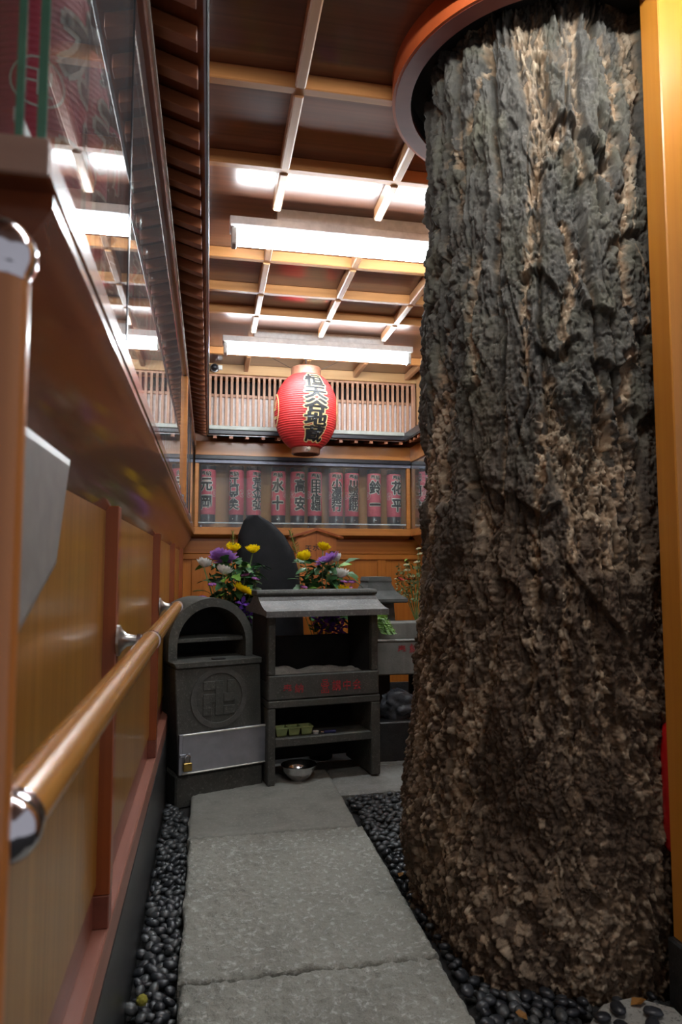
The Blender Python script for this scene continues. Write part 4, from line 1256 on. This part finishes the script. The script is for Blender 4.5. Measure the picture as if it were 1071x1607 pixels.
# ================================================================== BACK: monument, sign, small lantern, planter, basin
def mono():
    mb = MB()
    bm = bmesh.new()
    # outline of the natural slab, front view (x, z)
    L = [(0.150, 0.05), (0.155, 0.45), (0.160, 0.85), (0.165, 1.10), (0.178, 1.24), (0.212, 1.325), (0.238, 1.352), (0.262, 1.357)]
    Rr = [(0.600, 0.05), (0.590, 0.45), (0.568, 0.85), (0.545, 1.02), (0.510, 1.14), (0.455, 1.235), (0.385, 1.305), (0.310, 1.350)]
    rows = []
    for (xl, zl), (xr, zr) in zip(L, Rr):
        row = []
        for k in range(20):
            a = 2 * PI * k / 20
            u = math.cos(a)
            s = 0.5 + 0.5 * u
            x = xl + (xr - xl) * s
            z = zl + (zr - zl) * s
            th = 0.095 * (1 - 0.35 * (z / 1.4) ** 2)
            yv = 4.2 + th * math.copysign(abs(math.sin(a)) ** 0.6, math.sin(a))
            n = 0.012 * mnoise.fractal((x * 6, yv * 6, z * 4), 1, 2, 3)
            row.append(bm.verts.new((x + n, yv + n, z)))
        rows.append(row)
    for a, b in zip(rows[:-1], rows[1:]):
        for k in range(20):
            bm.faces.new((a[k], a[(k + 1) % 20], b[(k + 1) % 20], b[k]))
    bm.faces.new(rows[-1])
    bm.faces.new(list(reversed(rows[0])))
    bmesh.ops.recalc_face_normals(bm, faces=bm.faces)
    mb._add(bm)
    o = obj('stone_monument', mb, 'monument', None, True, 60, origin=(0.37, 4.2, 0.05))
    tag(o, 'tall dark natural standing stone with slanted top, behind the flowers', 'monument')
    return o
mono()
mp = thing('monument_plinth', 'low dark stone plinth under the standing stone', 'plinth', (0.37, 4.2, 0))
obj('block', MB().box(0.05, 0.70, 4.02, 4.40, 0.0, 0.062, 0.006), 'near_black', mp)

ws = thing('roofed_sign', 'orange wooden notice board with a little gable roof and black brush lettering', 'sign', (0.715, 4.6, 0.0))
obj('board', MB().prism([(0.575, 0.70), (0.855, 0.70), (0.855, 1.236), (0.7155, 1.285), (0.575, 1.236)], 'y', 4.60, 4.622), 'signboard', ws)
obj('board_seam', MB().box(0.714, 0.717, 4.5985, 4.60, 0.72, 1.283), 'post', ws)
for s in (-1, 1):
    x1 = 0.7155 + s * 0.185
    obj('roof_slat', MB().prism([(0.7155, 1.288), (x1, 1.234), (x1, 1.248), (0.7155, 1.308)], 'y', 4.57, 4.65, 0.001), 'post', ws)
for x in (0.60, 0.81):
    obj('leg', MB().box(x, x + 0.025, 4.622, 4.647, 0.0, 1.0, 0.002), 'post', ws)
lm = MB()
for c, x, z in (('天', 0.662, 1.168), ('水', 0.715, 1.175), ('鉢', 0.770, 1.178), ('一', 0.662, 1.11), ('奉', 0.826, 1.13), ('納', 0.826, 1.08)):
    glyph_into(lm, c, x, z, 0.048, 0.048, 0.012, None, lambda a, b: Vector((a, 4.5985, b)))
obj('lettering', lm, 'ink', ws)

def toro():
    t = thing('stone_lantern', 'small grey stone lantern with flared roof behind the incense stand', 'stone lantern', (0.99, 4.0, 0))
    cx, cy = 0.985, 4.0
    def four(prof):
        r2 = math.sqrt(2)
        return MB().lathe([(r * r2, z) for r, z in prof], 4, Matrix.Translation((cx, cy, 0)) @ Matrix.Rotation(PI / 4 + 0.12, 4, 'Z'))
    obj('roof', four([(0.0, 0.835), (0.142, 0.835), (0.146, 0.842), (0.146, 0.858), (0.120, 0.875), (0.090, 0.905), (0.074, 0.94), (0.070, 0.955)]), 'toro', t)
    obj('ridge_cap', four([(0.0, 0.953), (0.072, 0.953), (0.074, 0.962), (0.069, 0.985), (0.0, 0.987)]), 'toro', t)
    obj('fire_box', four([(0.0, 0.735), (0.085, 0.735), (0.088, 0.745), (0.082, 0.835), (0.0, 0.835)]), 'toro', t)
    obj('opening_shade', MB().box(cx - 0.035, cx + 0.035, cy - 0.092, cy - 0.08, 0.76, 0.82), 'near_black', t)  # dark plate painted for the shade inside the opening
    obj('pillar', four([(0.0, 0.0), (0.075, 0.0), (0.065, 0.15), (0.06, 0.6), (0.08, 0.7), (0.09, 0.735), (0.0, 0.735)]), 'toro', t)
toro()

pt = thing('stone_trough', 'grey stone trough with faded red lettering, right of the incense stand', 'trough', (1.05, 3.74, 0.45))
obj('front_block', MB().box(0.86, 1.30, 3.62, 3.84, 0.462, 0.640, 0.006), 'planter', pt)
obj('front_rim', MB().box(0.858, 1.302, 3.617, 3.66, 0.640, 0.650, 0.003), 'flat_stone', pt)
obj('rear_block', MB().box(0.86, 1.32, 3.72, 3.86, 0.640, 0.735, 0.006), 'planter', pt)
lm = MB()
for c, x, z, w in (('奉', 1.035, 0.598, 0.05), ('納', 1.105, 0.602, 0.055), ('水', 1.108, 0.545, 0.035)):
    glyph_into(lm, c, x, z, w, w, 0.012, None, lambda a, b: Vector((a, 3.6188, b)))
obj('red_lettering', lm, 'red_paint', pt)
for x in (0.865, 1.25):
    obj('support', MB().box(x, x + 0.05, 3.68, 3.84, 0.24, 0.462, 0.004), 'near_black', pt)
sb = thing('stone_step', 'low black granite base slab under the trough, right of the incense stand', 'slab', (1.05, 3.68, 0))
obj('slab', MB().box(0.845, 1.33, 3.53, 3.88, 0.0, 0.235, 0.006), 'black_stone', sb)
rk = MB().rock((1.02, 3.625, 0.300), (0.105, 0.07, 0.078), 4, 0.35, 1.7, 4.0)
o = obj('basin_rock', rk, 'rock', None, True, 60, origin=(1.02, 3.625, 0.235))
tag(o, 'glossy rough dark rock lying under the grey stone trough', 'rock')

# ================================================================== FLOWERS
def bloom_mesh(mat, kind):
    """A chrysanthemum of unit radius: rows of curved petals on a small cup, opening upwards."""
    mb = MB()
    rnd = random.Random(hash(mat) % 100 if False else {'yellow': 1, 'purple': 2, 'white': 3}[mat])
    rows = {'cup': [(20, 1.0, 0.42), (18, 0.9, 0.62), (15, 0.75, 0.86), (11, 0.55, 1.1), (7, 0.35, 1.3)],
            'flat': [(26, 1.05, 0.12), (24, 0.98, 0.30), (20, 0.86, 0.50), (16, 0.66, 0.75), (10, 0.42, 1.05)]}[kind]
    bm = bmesh.new()
    for n, L, el in rows:
        off = rnd.random()
        for k in range(n):
            a = 2 * PI * (k + off) / n + rnd.uniform(-0.06, 0.06)
            e = el + rnd.uniform(-0.1, 0.1)
            l = L * rnd.uniform(0.88, 1.08)
            w = 0.115 if kind == 'flat' else 0.135
            ca, sa = math.cos(a), math.sin(a)
            pv = []
            for t, ww in ((0.08, 0.4), (0.45, 1.0), (0.8, 1.05), (1.0, 0.35)):
                ee = e + (0.35 if kind == 'cup' else 0.15) * t
                r = l * t * math.cos(ee * 0.9)
                z = l * t * math.sin(ee)
                for sg in (-1, 1):
                    pv.append(bm.verts.new((r * ca - sg * w * ww * sa, r * sa + sg * w * ww * ca, z + 0.03 * abs(t - 0.5))))
            for j in range(3):
                bm.faces.new((pv[2 * j], pv[2 * j + 1], pv[2 * j + 3], pv[2 * j + 2]))
    mb._add(bm)
    return mb.mesh('bloom', mat, True, 80)
BLM = {('yellow', 'cup'): bloom_mesh('yellow', 'cup'), ('yellow', 'flat'): bloom_mesh('yellow', 'flat'), ('purple', 'flat'): bloom_mesh('purple', 'flat'), ('white', 'cup'): bloom_mesh('white', 'cup')}
def leaf_mesh(name, mat, lobes=True, n=6):
    bm = bmesh.new()
    mid, le, ri = [], [], []
    for k in range(n + 1):
        t = k / n
        wd = 0.30 * math.sin(PI * min(1, t * 0.92 + 0.06)) * ((0.72 + 0.28 * (k % 2)) if lobes else 1.0)
        z = 0.10 * math.sin(PI * t) - 0.14 * t * t
        mid.append(bm.verts.new((t, 0, z)))
        le.append(bm.verts.new((t + 0.04, wd, z + 0.10 * wd)))
        ri.append(bm.verts.new((t + 0.04, -wd, z + 0.10 * wd)))
    for k in range(n):
        bm.faces.new((mid[k], mid[k + 1], le[k + 1], le[k]))
        bm.faces.new((ri[k], ri[k + 1], mid[k + 1], mid[k]))
    m = MB()
    m._add(bm)
    return m.mesh(name, mat, True, 80)
LEAF = leaf_mesh('leaf', 'leaf')
LEAF_L = leaf_mesh('leaf', 'leaf_light')
FLORET = MB()
for k in range(7):
    a = 2 * PI * k / 7
    r = 0 if k == 6 else 0.6
    FLORET.rock((r * math.cos(a), r * math.sin(a), 0.25 - 0.2 * r), (0.42, 0.42, 0.28), 1, 0.2, 2, k)
FLORET_M = FLORET.mesh('small_flower', 'mauve', True, 80)
FLORET_C = FLORET_M.copy()
FLORET_C.materials[0] = M['cream']
FLORET_R = FLORET_M.copy()
FLORET_R.materials[0] = M['red_flower']
IRIS = MB()
for k in range(6):
    a = 2 * PI * k / 6
    q = Matrix.Rotation(a, 4, 'Z') @ Matrix.Rotation(-0.6 if k % 2 else 0.5, 4, 'Y')
    tb = bmesh.new()
    vs = [tb.verts.new(p) for p in ((0, 0, 0), (0.5, 0.30, 0.12), (1.0, 0.12, 0.0), (1.0, -0.12, 0.0), (0.5, -0.30, 0.12))]
    tb.faces.new((vs[0], vs[1], vs[2], vs[3], vs[4]))
    IRIS._add(tb, q)
IRIS_M = IRIS.mesh('violet_flower', 'violet')

def bouquet(name, label, base, blooms, smalls, irises, seed, nleaf, sprig=None, spread=(0.13, 0.10), ztop=1.02, zlow=0.62):
    rnd = random.Random(seed)
    t = thing(name, label, 'bouquet', base)
    B = Vector(base)
    obj('vase', MB().lathe([(0.0, 0.0), (0.062, 0.0), (0.066, 0.01), (0.060, 0.20), (0.066, 0.40), (0.072, zlow - base[2] - 0.10), (0.066, zlow - base[2] - 0.09), (0.058, zlow - base[2] - 0.14), (0, zlow - base[2] - 0.16)], 18, Matrix.Translation(base), False), 'near_black', t, True)
    root = Vector((base[0], base[1], zlow - 0.12))
    def stem(p, r=0.0035):
        mid = root.lerp(Vector(p), 0.55) + Vector((rnd.uniform(-0.01, 0.01), rnd.uniform(-0.01, 0.01), 0.02))
        obj('stem', MB().tube([root, mid, p], r, 5), 'stem', t, True)
    for kind, x, y, z, r in blooms:
        form = 'flat' if kind == 'purple' or (kind == 'yellow' and z < 0.95) else 'cup'
        stem((x, y, z - 0.3 * r))
        tilt = (rnd.uniform(0.25, 0.55), rnd.uniform(-0.2, 0.2), rnd.uniform(0, 6))
        if form == 'flat': tilt = (rnd.uniform(0.35, 0.6), rnd.uniform(-0.1, 0.1), rnd.uniform(0, 6))
        o = link('bloom', BLM[(kind, form)], t, Vector((x, y, z - 0.35 * r)) - B, tilt, (r * 1.22,) * 3)
        o['label'] = '%s chrysanthemum bloom' % kind
    for x, y, z in smalls:
        stem((x, y, z), 0.002)
        link('small_flower', FLORET_M, t, Vector((x, y, z)) - B, (0.2, 0, rnd.random() * 6), (0.024, 0.024, 0.024))
    for x, y, z in irises:
        link('violet_flower', IRIS_M, t, Vector((x, y, z)) - B, (rnd.uniform(-0.5, 0.9), rnd.uniform(-0.5, 0.5), rnd.random() * 6), (0.042,) * 3)
    # leaves set on the stems
    for k in range(nleaf):
        a = rnd.uniform(0, 2 * PI)
        zz = rnd.uniform(zlow + 0.10, ztop)
        q = (zz - zlow) / (ztop - zlow)
        rx = spread[0] * (0.35 + 0.65 * q) * rnd.uniform(0.15, 1.0)
        p = Vector((base[0] + (0.02) + rx * math.cos(a), base[1] + spread[1] * rx / spread[0] * math.sin(a), zz))
        s = rnd.uniform(0.07, 0.115)
        o = link('leaf', LEAF if rnd.random() < 0.88 else LEAF_L, t, p - B, (rnd.uniform(-0.6, 0.6), rnd.uniform(-0.5, 0.5), a + rnd.uniform(-0.7, 0.7)), (s, s, s))
    fm = MB()
    for k in range(260):
        a = rnd.uniform(0, 2 * PI)
        zz = rnd.uniform(zlow + 0.04, ztop - 0.02)
        q = (zz - zlow) / (ztop - zlow)
        rx = spread[0] * (0.45 + 0.5 * q) * math.sqrt(rnd.random())
        c = Vector((base[0] + 0.02 + rx * math.cos(a), base[1] + 0.02 + 0.6 * rx * math.sin(a), zz))
        d = Vector((rnd.uniform(-1, 1), rnd.uniform(-1, 0.3), rnd.uniform(-0.3, 0.9))).normalized() * rnd.uniform(0.025, 0.05)
        n = d.cross(Vector((rnd.uniform(-1, 1), rnd.uniform(-1, 1), rnd.uniform(-1, 1)))).normalized() * d.length * 0.28
        tb = bmesh.new()
        vs = [tb.verts.new(v) for v in (c, c + d * 0.45 + n, c + d, c + d * 0.45 - n)]
        tb.faces.new(vs)
        fm._add(tb)
    tag(obj('foliage', fm, 'leaf', t), None, None, None, 'stuff')
    if sprig:
        for pts in sprig:
            mb = MB()
            mb.tube([root] + [Vector(p) for p in pts], [0.003] + [0.002] * len(pts), 4)
            for k in range(26):
                q = k / 26
                a, b = Vector(pts[-2]), Vector(pts[-1])
                c = a.lerp(b, q) + Vector((0, 0, 0))
                for sg in (-1, 1):
                    d = Vector((sg * rnd.uniform(0.012, 0.03) * (1 - 0.5 * q), rnd.uniform(-0.01, 0.01), rnd.uniform(0.004, 0.024)))
                    tb = bmesh.new()
                    n = Vector((0.0, 0.3, 1)).cross(d).normalized() * 0.004
                    vs = [tb.verts.new(v) for v in (c, c + d * 0.5 + n, c + d, c + d * 0.5 - n)]
                    tb.faces.new(vs)
                    mb._add(tb)
            o = obj('feathery_sprig', mb, 'leaf_dull', t)
    return t
Lb = [('purple', 0.073, 3.72, 1.104, 0.0638), ('yellow', 0.129, 3.8, 1.144, 0.047), ('yellow', 0.234, 3.75, 1.133, 0.0429), ('white', -0.027, 3.7, 1.057, 0.0476), ('white', 0.073, 3.66, 1.02, 0.0488), ('yellow', 0.169, 3.62, 0.934, 0.0552)]
Ls = [(0.19, 3.66, 1.0), (0.244, 3.66, 0.979), (0.251, 3.66, 0.902), (-0.017, 3.66, 0.864), (0.018, 3.66, 0.95), (-0.03, 3.66, 0.884)]
Rb = [('yellow', 0.522, 3.78, 1.096, 0.0468), ('yellow', 0.63, 3.8, 1.15, 0.0434), ('purple', 0.652, 3.74, 1.092, 0.0641), ('white', 0.714, 3.78, 1.089, 0.0396), ('white', 0.713, 3.72, 1.001, 0.0496), ('yellow', 0.734, 3.7, 0.907, 0.0529)]
Rs = [(0.511, 3.72, 0.932), (0.473, 3.72, 0.898), (0.781, 3.72, 0.959), (0.763, 3.72, 0.924), (0.735, 3.72, 0.959)]
iL = [(0.172, 3.6, 0.852), (0.195, 3.6, 0.829), (0.166, 3.6, 0.813), (0.205, 3.6, 0.793)]
iR = [(0.577, 3.66, 0.756), (0.618, 3.66, 0.779), (0.656, 3.66, 0.721), (0.697, 3.66, 0.765), (0.715, 3.66, 0.72), (0.604, 3.66, 0.705), (0.68, 3.66, 0.697), (0.64, 3.66, 0.74), (0.66, 3.68, 0.78), (0.70, 3.68, 0.69)]
bouquet('flower_bouquet', 'bouquet of yellow, white and purple chrysanthemums left of the standing stone', (0.11, 3.74, 0.0), Lb, Ls, iL, 11, 105,
        [[(0.125, 3.78, 0.95), (0.13, 3.8, 1.09), (0.128, 3.8, 1.235)], [(0.22, 3.74, 0.90), (0.25, 3.72, 0.95), (0.262, 3.72, 1.02)]], (0.15, 0.10), 1.07, 0.66)
bouquet('flower_bouquet', 'bouquet of yellow, white and purple chrysanthemums in front of the roofed wooden sign', (0.62, 3.80, 0.0), Rb, Rs, iR, 23, 105,
        [[(0.50, 3.82, 1.0), (0.485, 3.82, 1.12), (0.445, 3.82, 1.25)]], (0.14, 0.10), 1.07, 0.64)

# flowers half hidden by the trunk, with tiny cream and red blossoms
tf = thing('flower_bouquet', 'loose bouquet of cream and tiny red flowers half hidden by the trunk', 'bouquet', (1.24, 4.0, 0.0))
root = Vector((1.24, 4.0, 0.70))
obj('vase', MB().lathe([(0.0, 0.0), (0.05, 0.0), (0.055, 0.3), (0.05, 0.6), (0.06, 0.72), (0.052, 0.72), (0.0, 0.66)], 18, Matrix.Translation((1.24, 4.0, 0)), False), 'near_black', tf, True)
rnd = random.Random(5)
for p, mm, s in [((1.253, 4.0, 1.151), FLORET_C, 0.020), ((1.265, 4.0, 1.12), FLORET_C, 0.022), ((1.176, 4.0, 1.054), FLORET_C, 0.020), ((1.183, 4.0, 1.022), FLORET_C, 0.020), ((1.244, 4.0, 1.07), FLORET_C, 0.022), ((1.215, 4.0, 0.985), FLORET_C, 0.018), ((1.135, 4.0, 0.973), FLORET_R, 0.016), ((1.183, 4.0, 0.968), FLORET_R, 0.016), ((1.145, 3.99, 0.965), FLORET_R, 0.014), ((1.223, 4.0, 0.973), FLORET_R, 0.012), ((1.11, 4.0, 0.97), FLORET_C, 0.011), ((1.31, 4.02, 1.08), FLORET_C, 0.022), ((1.33, 4.0, 0.98), FLORET_R, 0.016)]:
    p = Vector(p)
    obj('stem', MB().tube([root, root.lerp(p, 0.6) + Vector((0, 0, 0.03)), p], 0.0022, 4), 'stem', tf)
    o = link('small_flower', mm, tf, p - tf.location, (0.2, 0.1, rnd.random() * 6), (s, s, s))
for k in range(44):
    p = Vector((1.235 + rnd.uniform(-0.10, 0.09), 4.0 + rnd.uniform(-0.03, 0.03), rnd.uniform(0.86, 1.08)))
    s = rnd.uniform(0.022, 0.042)
    link('leaf', LEAF if rnd.random() < 0.6 else LEAF_L, tf, p - tf.location, (rnd.uniform(-0.8, 0.8), rnd.uniform(-0.9, 0.4), rnd.uniform(0, 6.28)), (s, s * 0.8, s))

fm = MB()
for k in range(240):
    c = Vector((1.20 + rnd.uniform(-0.09, 0.11), 4.0 + rnd.uniform(-0.03, 0.04), rnd.uniform(0.83, 1.05)))
    d = Vector((rnd.uniform(-1, 1), rnd.uniform(-1, 0.3), rnd.uniform(-0.3, 0.9))).normalized() * rnd.uniform(0.014, 0.030)
    n = d.cross(Vector((rnd.uniform(-1, 1), rnd.uniform(-1, 1), rnd.uniform(-1, 1)))).normalized() * d.length * 0.3
    tb = bmesh.new()
    tb.faces.new([tb.verts.new(v) for v in (c, c + d * 0.45 + n, c + d, c + d * 0.45 - n)])
    fm._add(tb)
tag(obj('foliage', fm, 'leaf_pale', tf), None, None, None, 'stuff')

# trailing fern over the trough
fn_ = thing('trailing_fern', 'bright green trailing fern hanging over the grey stone trough', 'plant', (0.90, 3.72, 0.735))
rnd = random.Random(9)
for k in range(16):
    a = rnd.uniform(-0.3, 1.3)
    p0 = Vector((0.895 + rnd.uniform(-0.03, 0.03), 3.70 + rnd.uniform(-0.02, 0.02), 0.735))
    L = rnd.uniform(0.06, 0.125)
    pts = [p0 + Vector((L * t * math.cos(a * 0.8) * 0.9, -L * t * 0.55 - 0.02 * t, 0.055 * math.sin(PI * min(1, t * 1.2)) * (1 - 0.3 * t) - 0.055 * t * t)) for t in (0, 0.25, 0.5, 0.75, 1.0)]
    mb = MB()
    mb.tube(pts, 0.0015, 4)
    for j in range(14):
        t = 0.1 + 0.9 * j / 14
        i = min(3, int(t * 4))
        c = pts[i].lerp(pts[i + 1], t * 4 - i)
        for sg in (-1, 1):
            d = Vector((rnd.uniform(0.0, 0.01), rnd.uniform(-0.012, 0.002), rnd.uniform(0.0, 0.006))) + Vector((0.35, 0.35 * sg, 0.45 * sg)) * 0.026
            tb = bmesh.new()
            n = d.cross(Vector((0.3, -1, 0.2))).normalized() * 0.0045
            vs = [tb.verts.new(v) for v in (c, c + d * 0.5 + n, c + d, c + d * 0.5 - n)]
            tb.faces.new(vs)
            mb._add(tb)
    obj('frond', mb, 'leaf_light', fn_)

# ================================================================== PEBBLES
PEB = []
for k in range(7):
    mb = MB()
    rnd = random.Random(40 + k)
    mb.rock((0, 0, 0), (1.0, rnd.uniform(0.62, 0.85), rnd.uniform(0.45, 0.62)), 2, 0.16, 1.0, k * 3.1)
    PEB.append(mb.mesh('pebble', 'pebble', True, 180))
def trunk_r(x, y):
    dx, dy = x - T0[0], y - T0[1]
    a = math.degrees(math.atan2(dy, dx))
    return math.hypot(dx, dy), float(np.interp(a, BA, BR))
def spots():
    rnd = random.Random(77)
    res = []
    st = 0.0295
    def fill(x0, x1, y0, y1, side, ok):
        j = 0
        y = y0
        while y < y1:
            x = x0 + (st * 0.5 if j % 2 else 0)
            while x < x1:
                px_, py_ = x + rnd.uniform(-0.007, 0.007), y + rnd.uniform(-0.007, 0.007)
                if ok(px_, py_):
                    res.append((px_, py_, side))
                x += st
            y += st * 0.85
            j += 1
    fill(-0.155, -0.07, 1.30, 3.06, 'left', lambda x, y: not (y > 2.98 and x > -0.12))
    def okr(x, y):
        if x < 0.622: return False
        if y > 3.04: return False
        d, r = trunk_r(x, y)
        if d < r + 0.012: return False
        if y < 1.52 and x > 1.04: return False
        if x > 1.02 and y > 2.0: return False
        if 0.83 < x < 1.06 and y < 1.525: return False
        return True
    fill(0.615, 1.06, 1.25, 3.06, 'right', okr)
    return res
allp = spots()
rnd = random.Random(3)
allp.sort(key=lambda p: math.hypot(p[0], p[1]))
near, far = allp[:300], allp[300:]
for x, y, side in near:
    s = rnd.uniform(0.0145, 0.0215)
    z = 0.026 + rnd.uniform(0.0, 0.016)
    o = link('pebble', rnd.choice(PEB), None, (x, y, z), (rnd.uniform(-0.5, 0.5), rnd.uniform(-0.5, 0.5), rnd.uniform(0, 6.28)), (s, s, s))
    if side == 'left':
        tag(o, 'smooth black pebble in the strip between the left wall and the stone path', 'pebble', 'black pebbles left of the path')
    else:
        tag(o, 'smooth black pebble in the bed between the stone path and the trunk', 'pebble', 'black pebbles right of the path')
def pebble_heap(pts, name, label, lower):
    V, F = [], []
    src = []
    for me in PEB:
        co = np.zeros(len(me.vertices) * 3, dtype=np.float32)
        me.vertices.foreach_get('co', co)
        src.append((co.reshape(-1, 3), [tuple(p.vertices) for p in me.polygons]))
    n = 0
    for x, y, z in pts:
        co, fs = src[rnd.randrange(len(src))]
        s = rnd.uniform(0.0145, 0.021)
        mt = (Matrix.Rotation(rnd.uniform(0, 6.28), 3, 'Z') @ Matrix.Rotation(rnd.uniform(-0.5, 0.5), 3, 'X'))
        V.append((co * s) @ np.array(mt).T + np.array((x, y, z)))
        F += [tuple(i + n for i in f) for f in fs]
        n += len(co)
    me = bpy.data.meshes.new(name)
    me.from_pydata(np.concatenate(V).tolist(), [], F)
    me.polygons.foreach_set('use_smooth', [True] * len(me.polygons))
    me.materials.append(M['pebble'])
    o = bpy.data.objects.new(name, me)
    COL.objects.link(o)
    tag(o, label, None, None, 'stuff')
    return o
pts = [(x, y, 0.024 + rnd.uniform(0, 0.016)) for x, y, s in far] 
pebble_heap(pts, 'pebble_bed', 'small black pebbles farther back between path and trunk and along the wall', False)
pebble_heap([(x + 0.012, y + 0.012, 0.010) for x, y, s in allp], 'lower_pebbles', 'lower layer of black pebbles showing in the gaps', True)

# flat pale stone with pebbles at the right foreground, fallen leaves, moss
mb = MB()
mb.prism([(0.80, 1.42), (0.90, 1.505), (0.985, 1.515), (1.055, 1.46), (1.05, 1.30), (0.84, 1.30)], 'z', 0.0, 0.052, 0.006)
o = obj('flat_stone', mb, 'flat_stone', None, origin=(0.94, 1.42, 0.0))
tag(o, 'pale flat stone at the foot of the trunk beside the right jamb', 'stone')
for k, (x, y, r) in enumerate(((0.865, 1.445, 0.020), (0.915, 1.465, 0.024), (0.985, 1.44, 0.022), (0.955, 1.40, 0.024), (0.89, 1.41, 0.02))):
    o = link('pebble', PEB[k], None, (x, y, 0.0535 + r * 0.40), (0, 0, k * 1.3), (r, r, r * 0.8))
    tag(o, 'smooth black pebble lying on the pale flat stone by the jamb', 'pebble', 'black pebbles on the flat stone')
def fallen(x, y, z, s, rz, label):
    bm = bmesh.new()
    ps = [(0, 0, 0.0), (0.5, 0.32, 0.10), (1.0, 0.10, 0.05), (0.95, -0.25, 0.16), (0.4, -0.34, 0.12)]
    vs = [bm.verts.new((p[0], p[1], p[2] + 0.05)) for p in ps]
    c = bm.verts.new((0.5, 0, 0.0))
    for k in range(5):
        bm.faces.new((c, vs[k], vs[(k + 1) % 5]))
    bmesh.ops.solidify(bm, geom=bm.faces[:], thickness=0.05)
    m = MB()
    m._add(bm)
    o = link('fallen_leaf', m.mesh('fallen_leaf', 'dead_leaf'), None, (x, y, z), (0, 0, rz), (s, s, s))
    tag(o, label, 'leaf')
fallen(0.955, 1.478, 0.054, 0.042, 0.3, 'curled orange-brown leaf on the pale flat stone by the jamb')
fallen(0.70, 1.47, 0.058, 0.032, 2.0, 'small dry leaf on the pebbles at the front of the trunk')
fallen(0.612, 2.19, 0.058, 0.030, 1.0, 'small dry leaf on the pebbles beside the middle of the path')
fallen(-0.10, 1.47, 0.058, 0.030, 0.5, 'small dry leaf on the left pebbles near the front')
mb = MB().rock((0, 0, 0), (0.013, 0.012, 0.011), 3, 0.4, 3.0, 2.0)
o = link('moss_tuft', mb.mesh('moss_tuft', 'moss', True, 180), None, (-0.135, 1.70, 0.060))
tag(o, 'tiny yellow-green tuft of moss on the left pebbles', 'moss')
bpy.data.objects.remove(_fo)
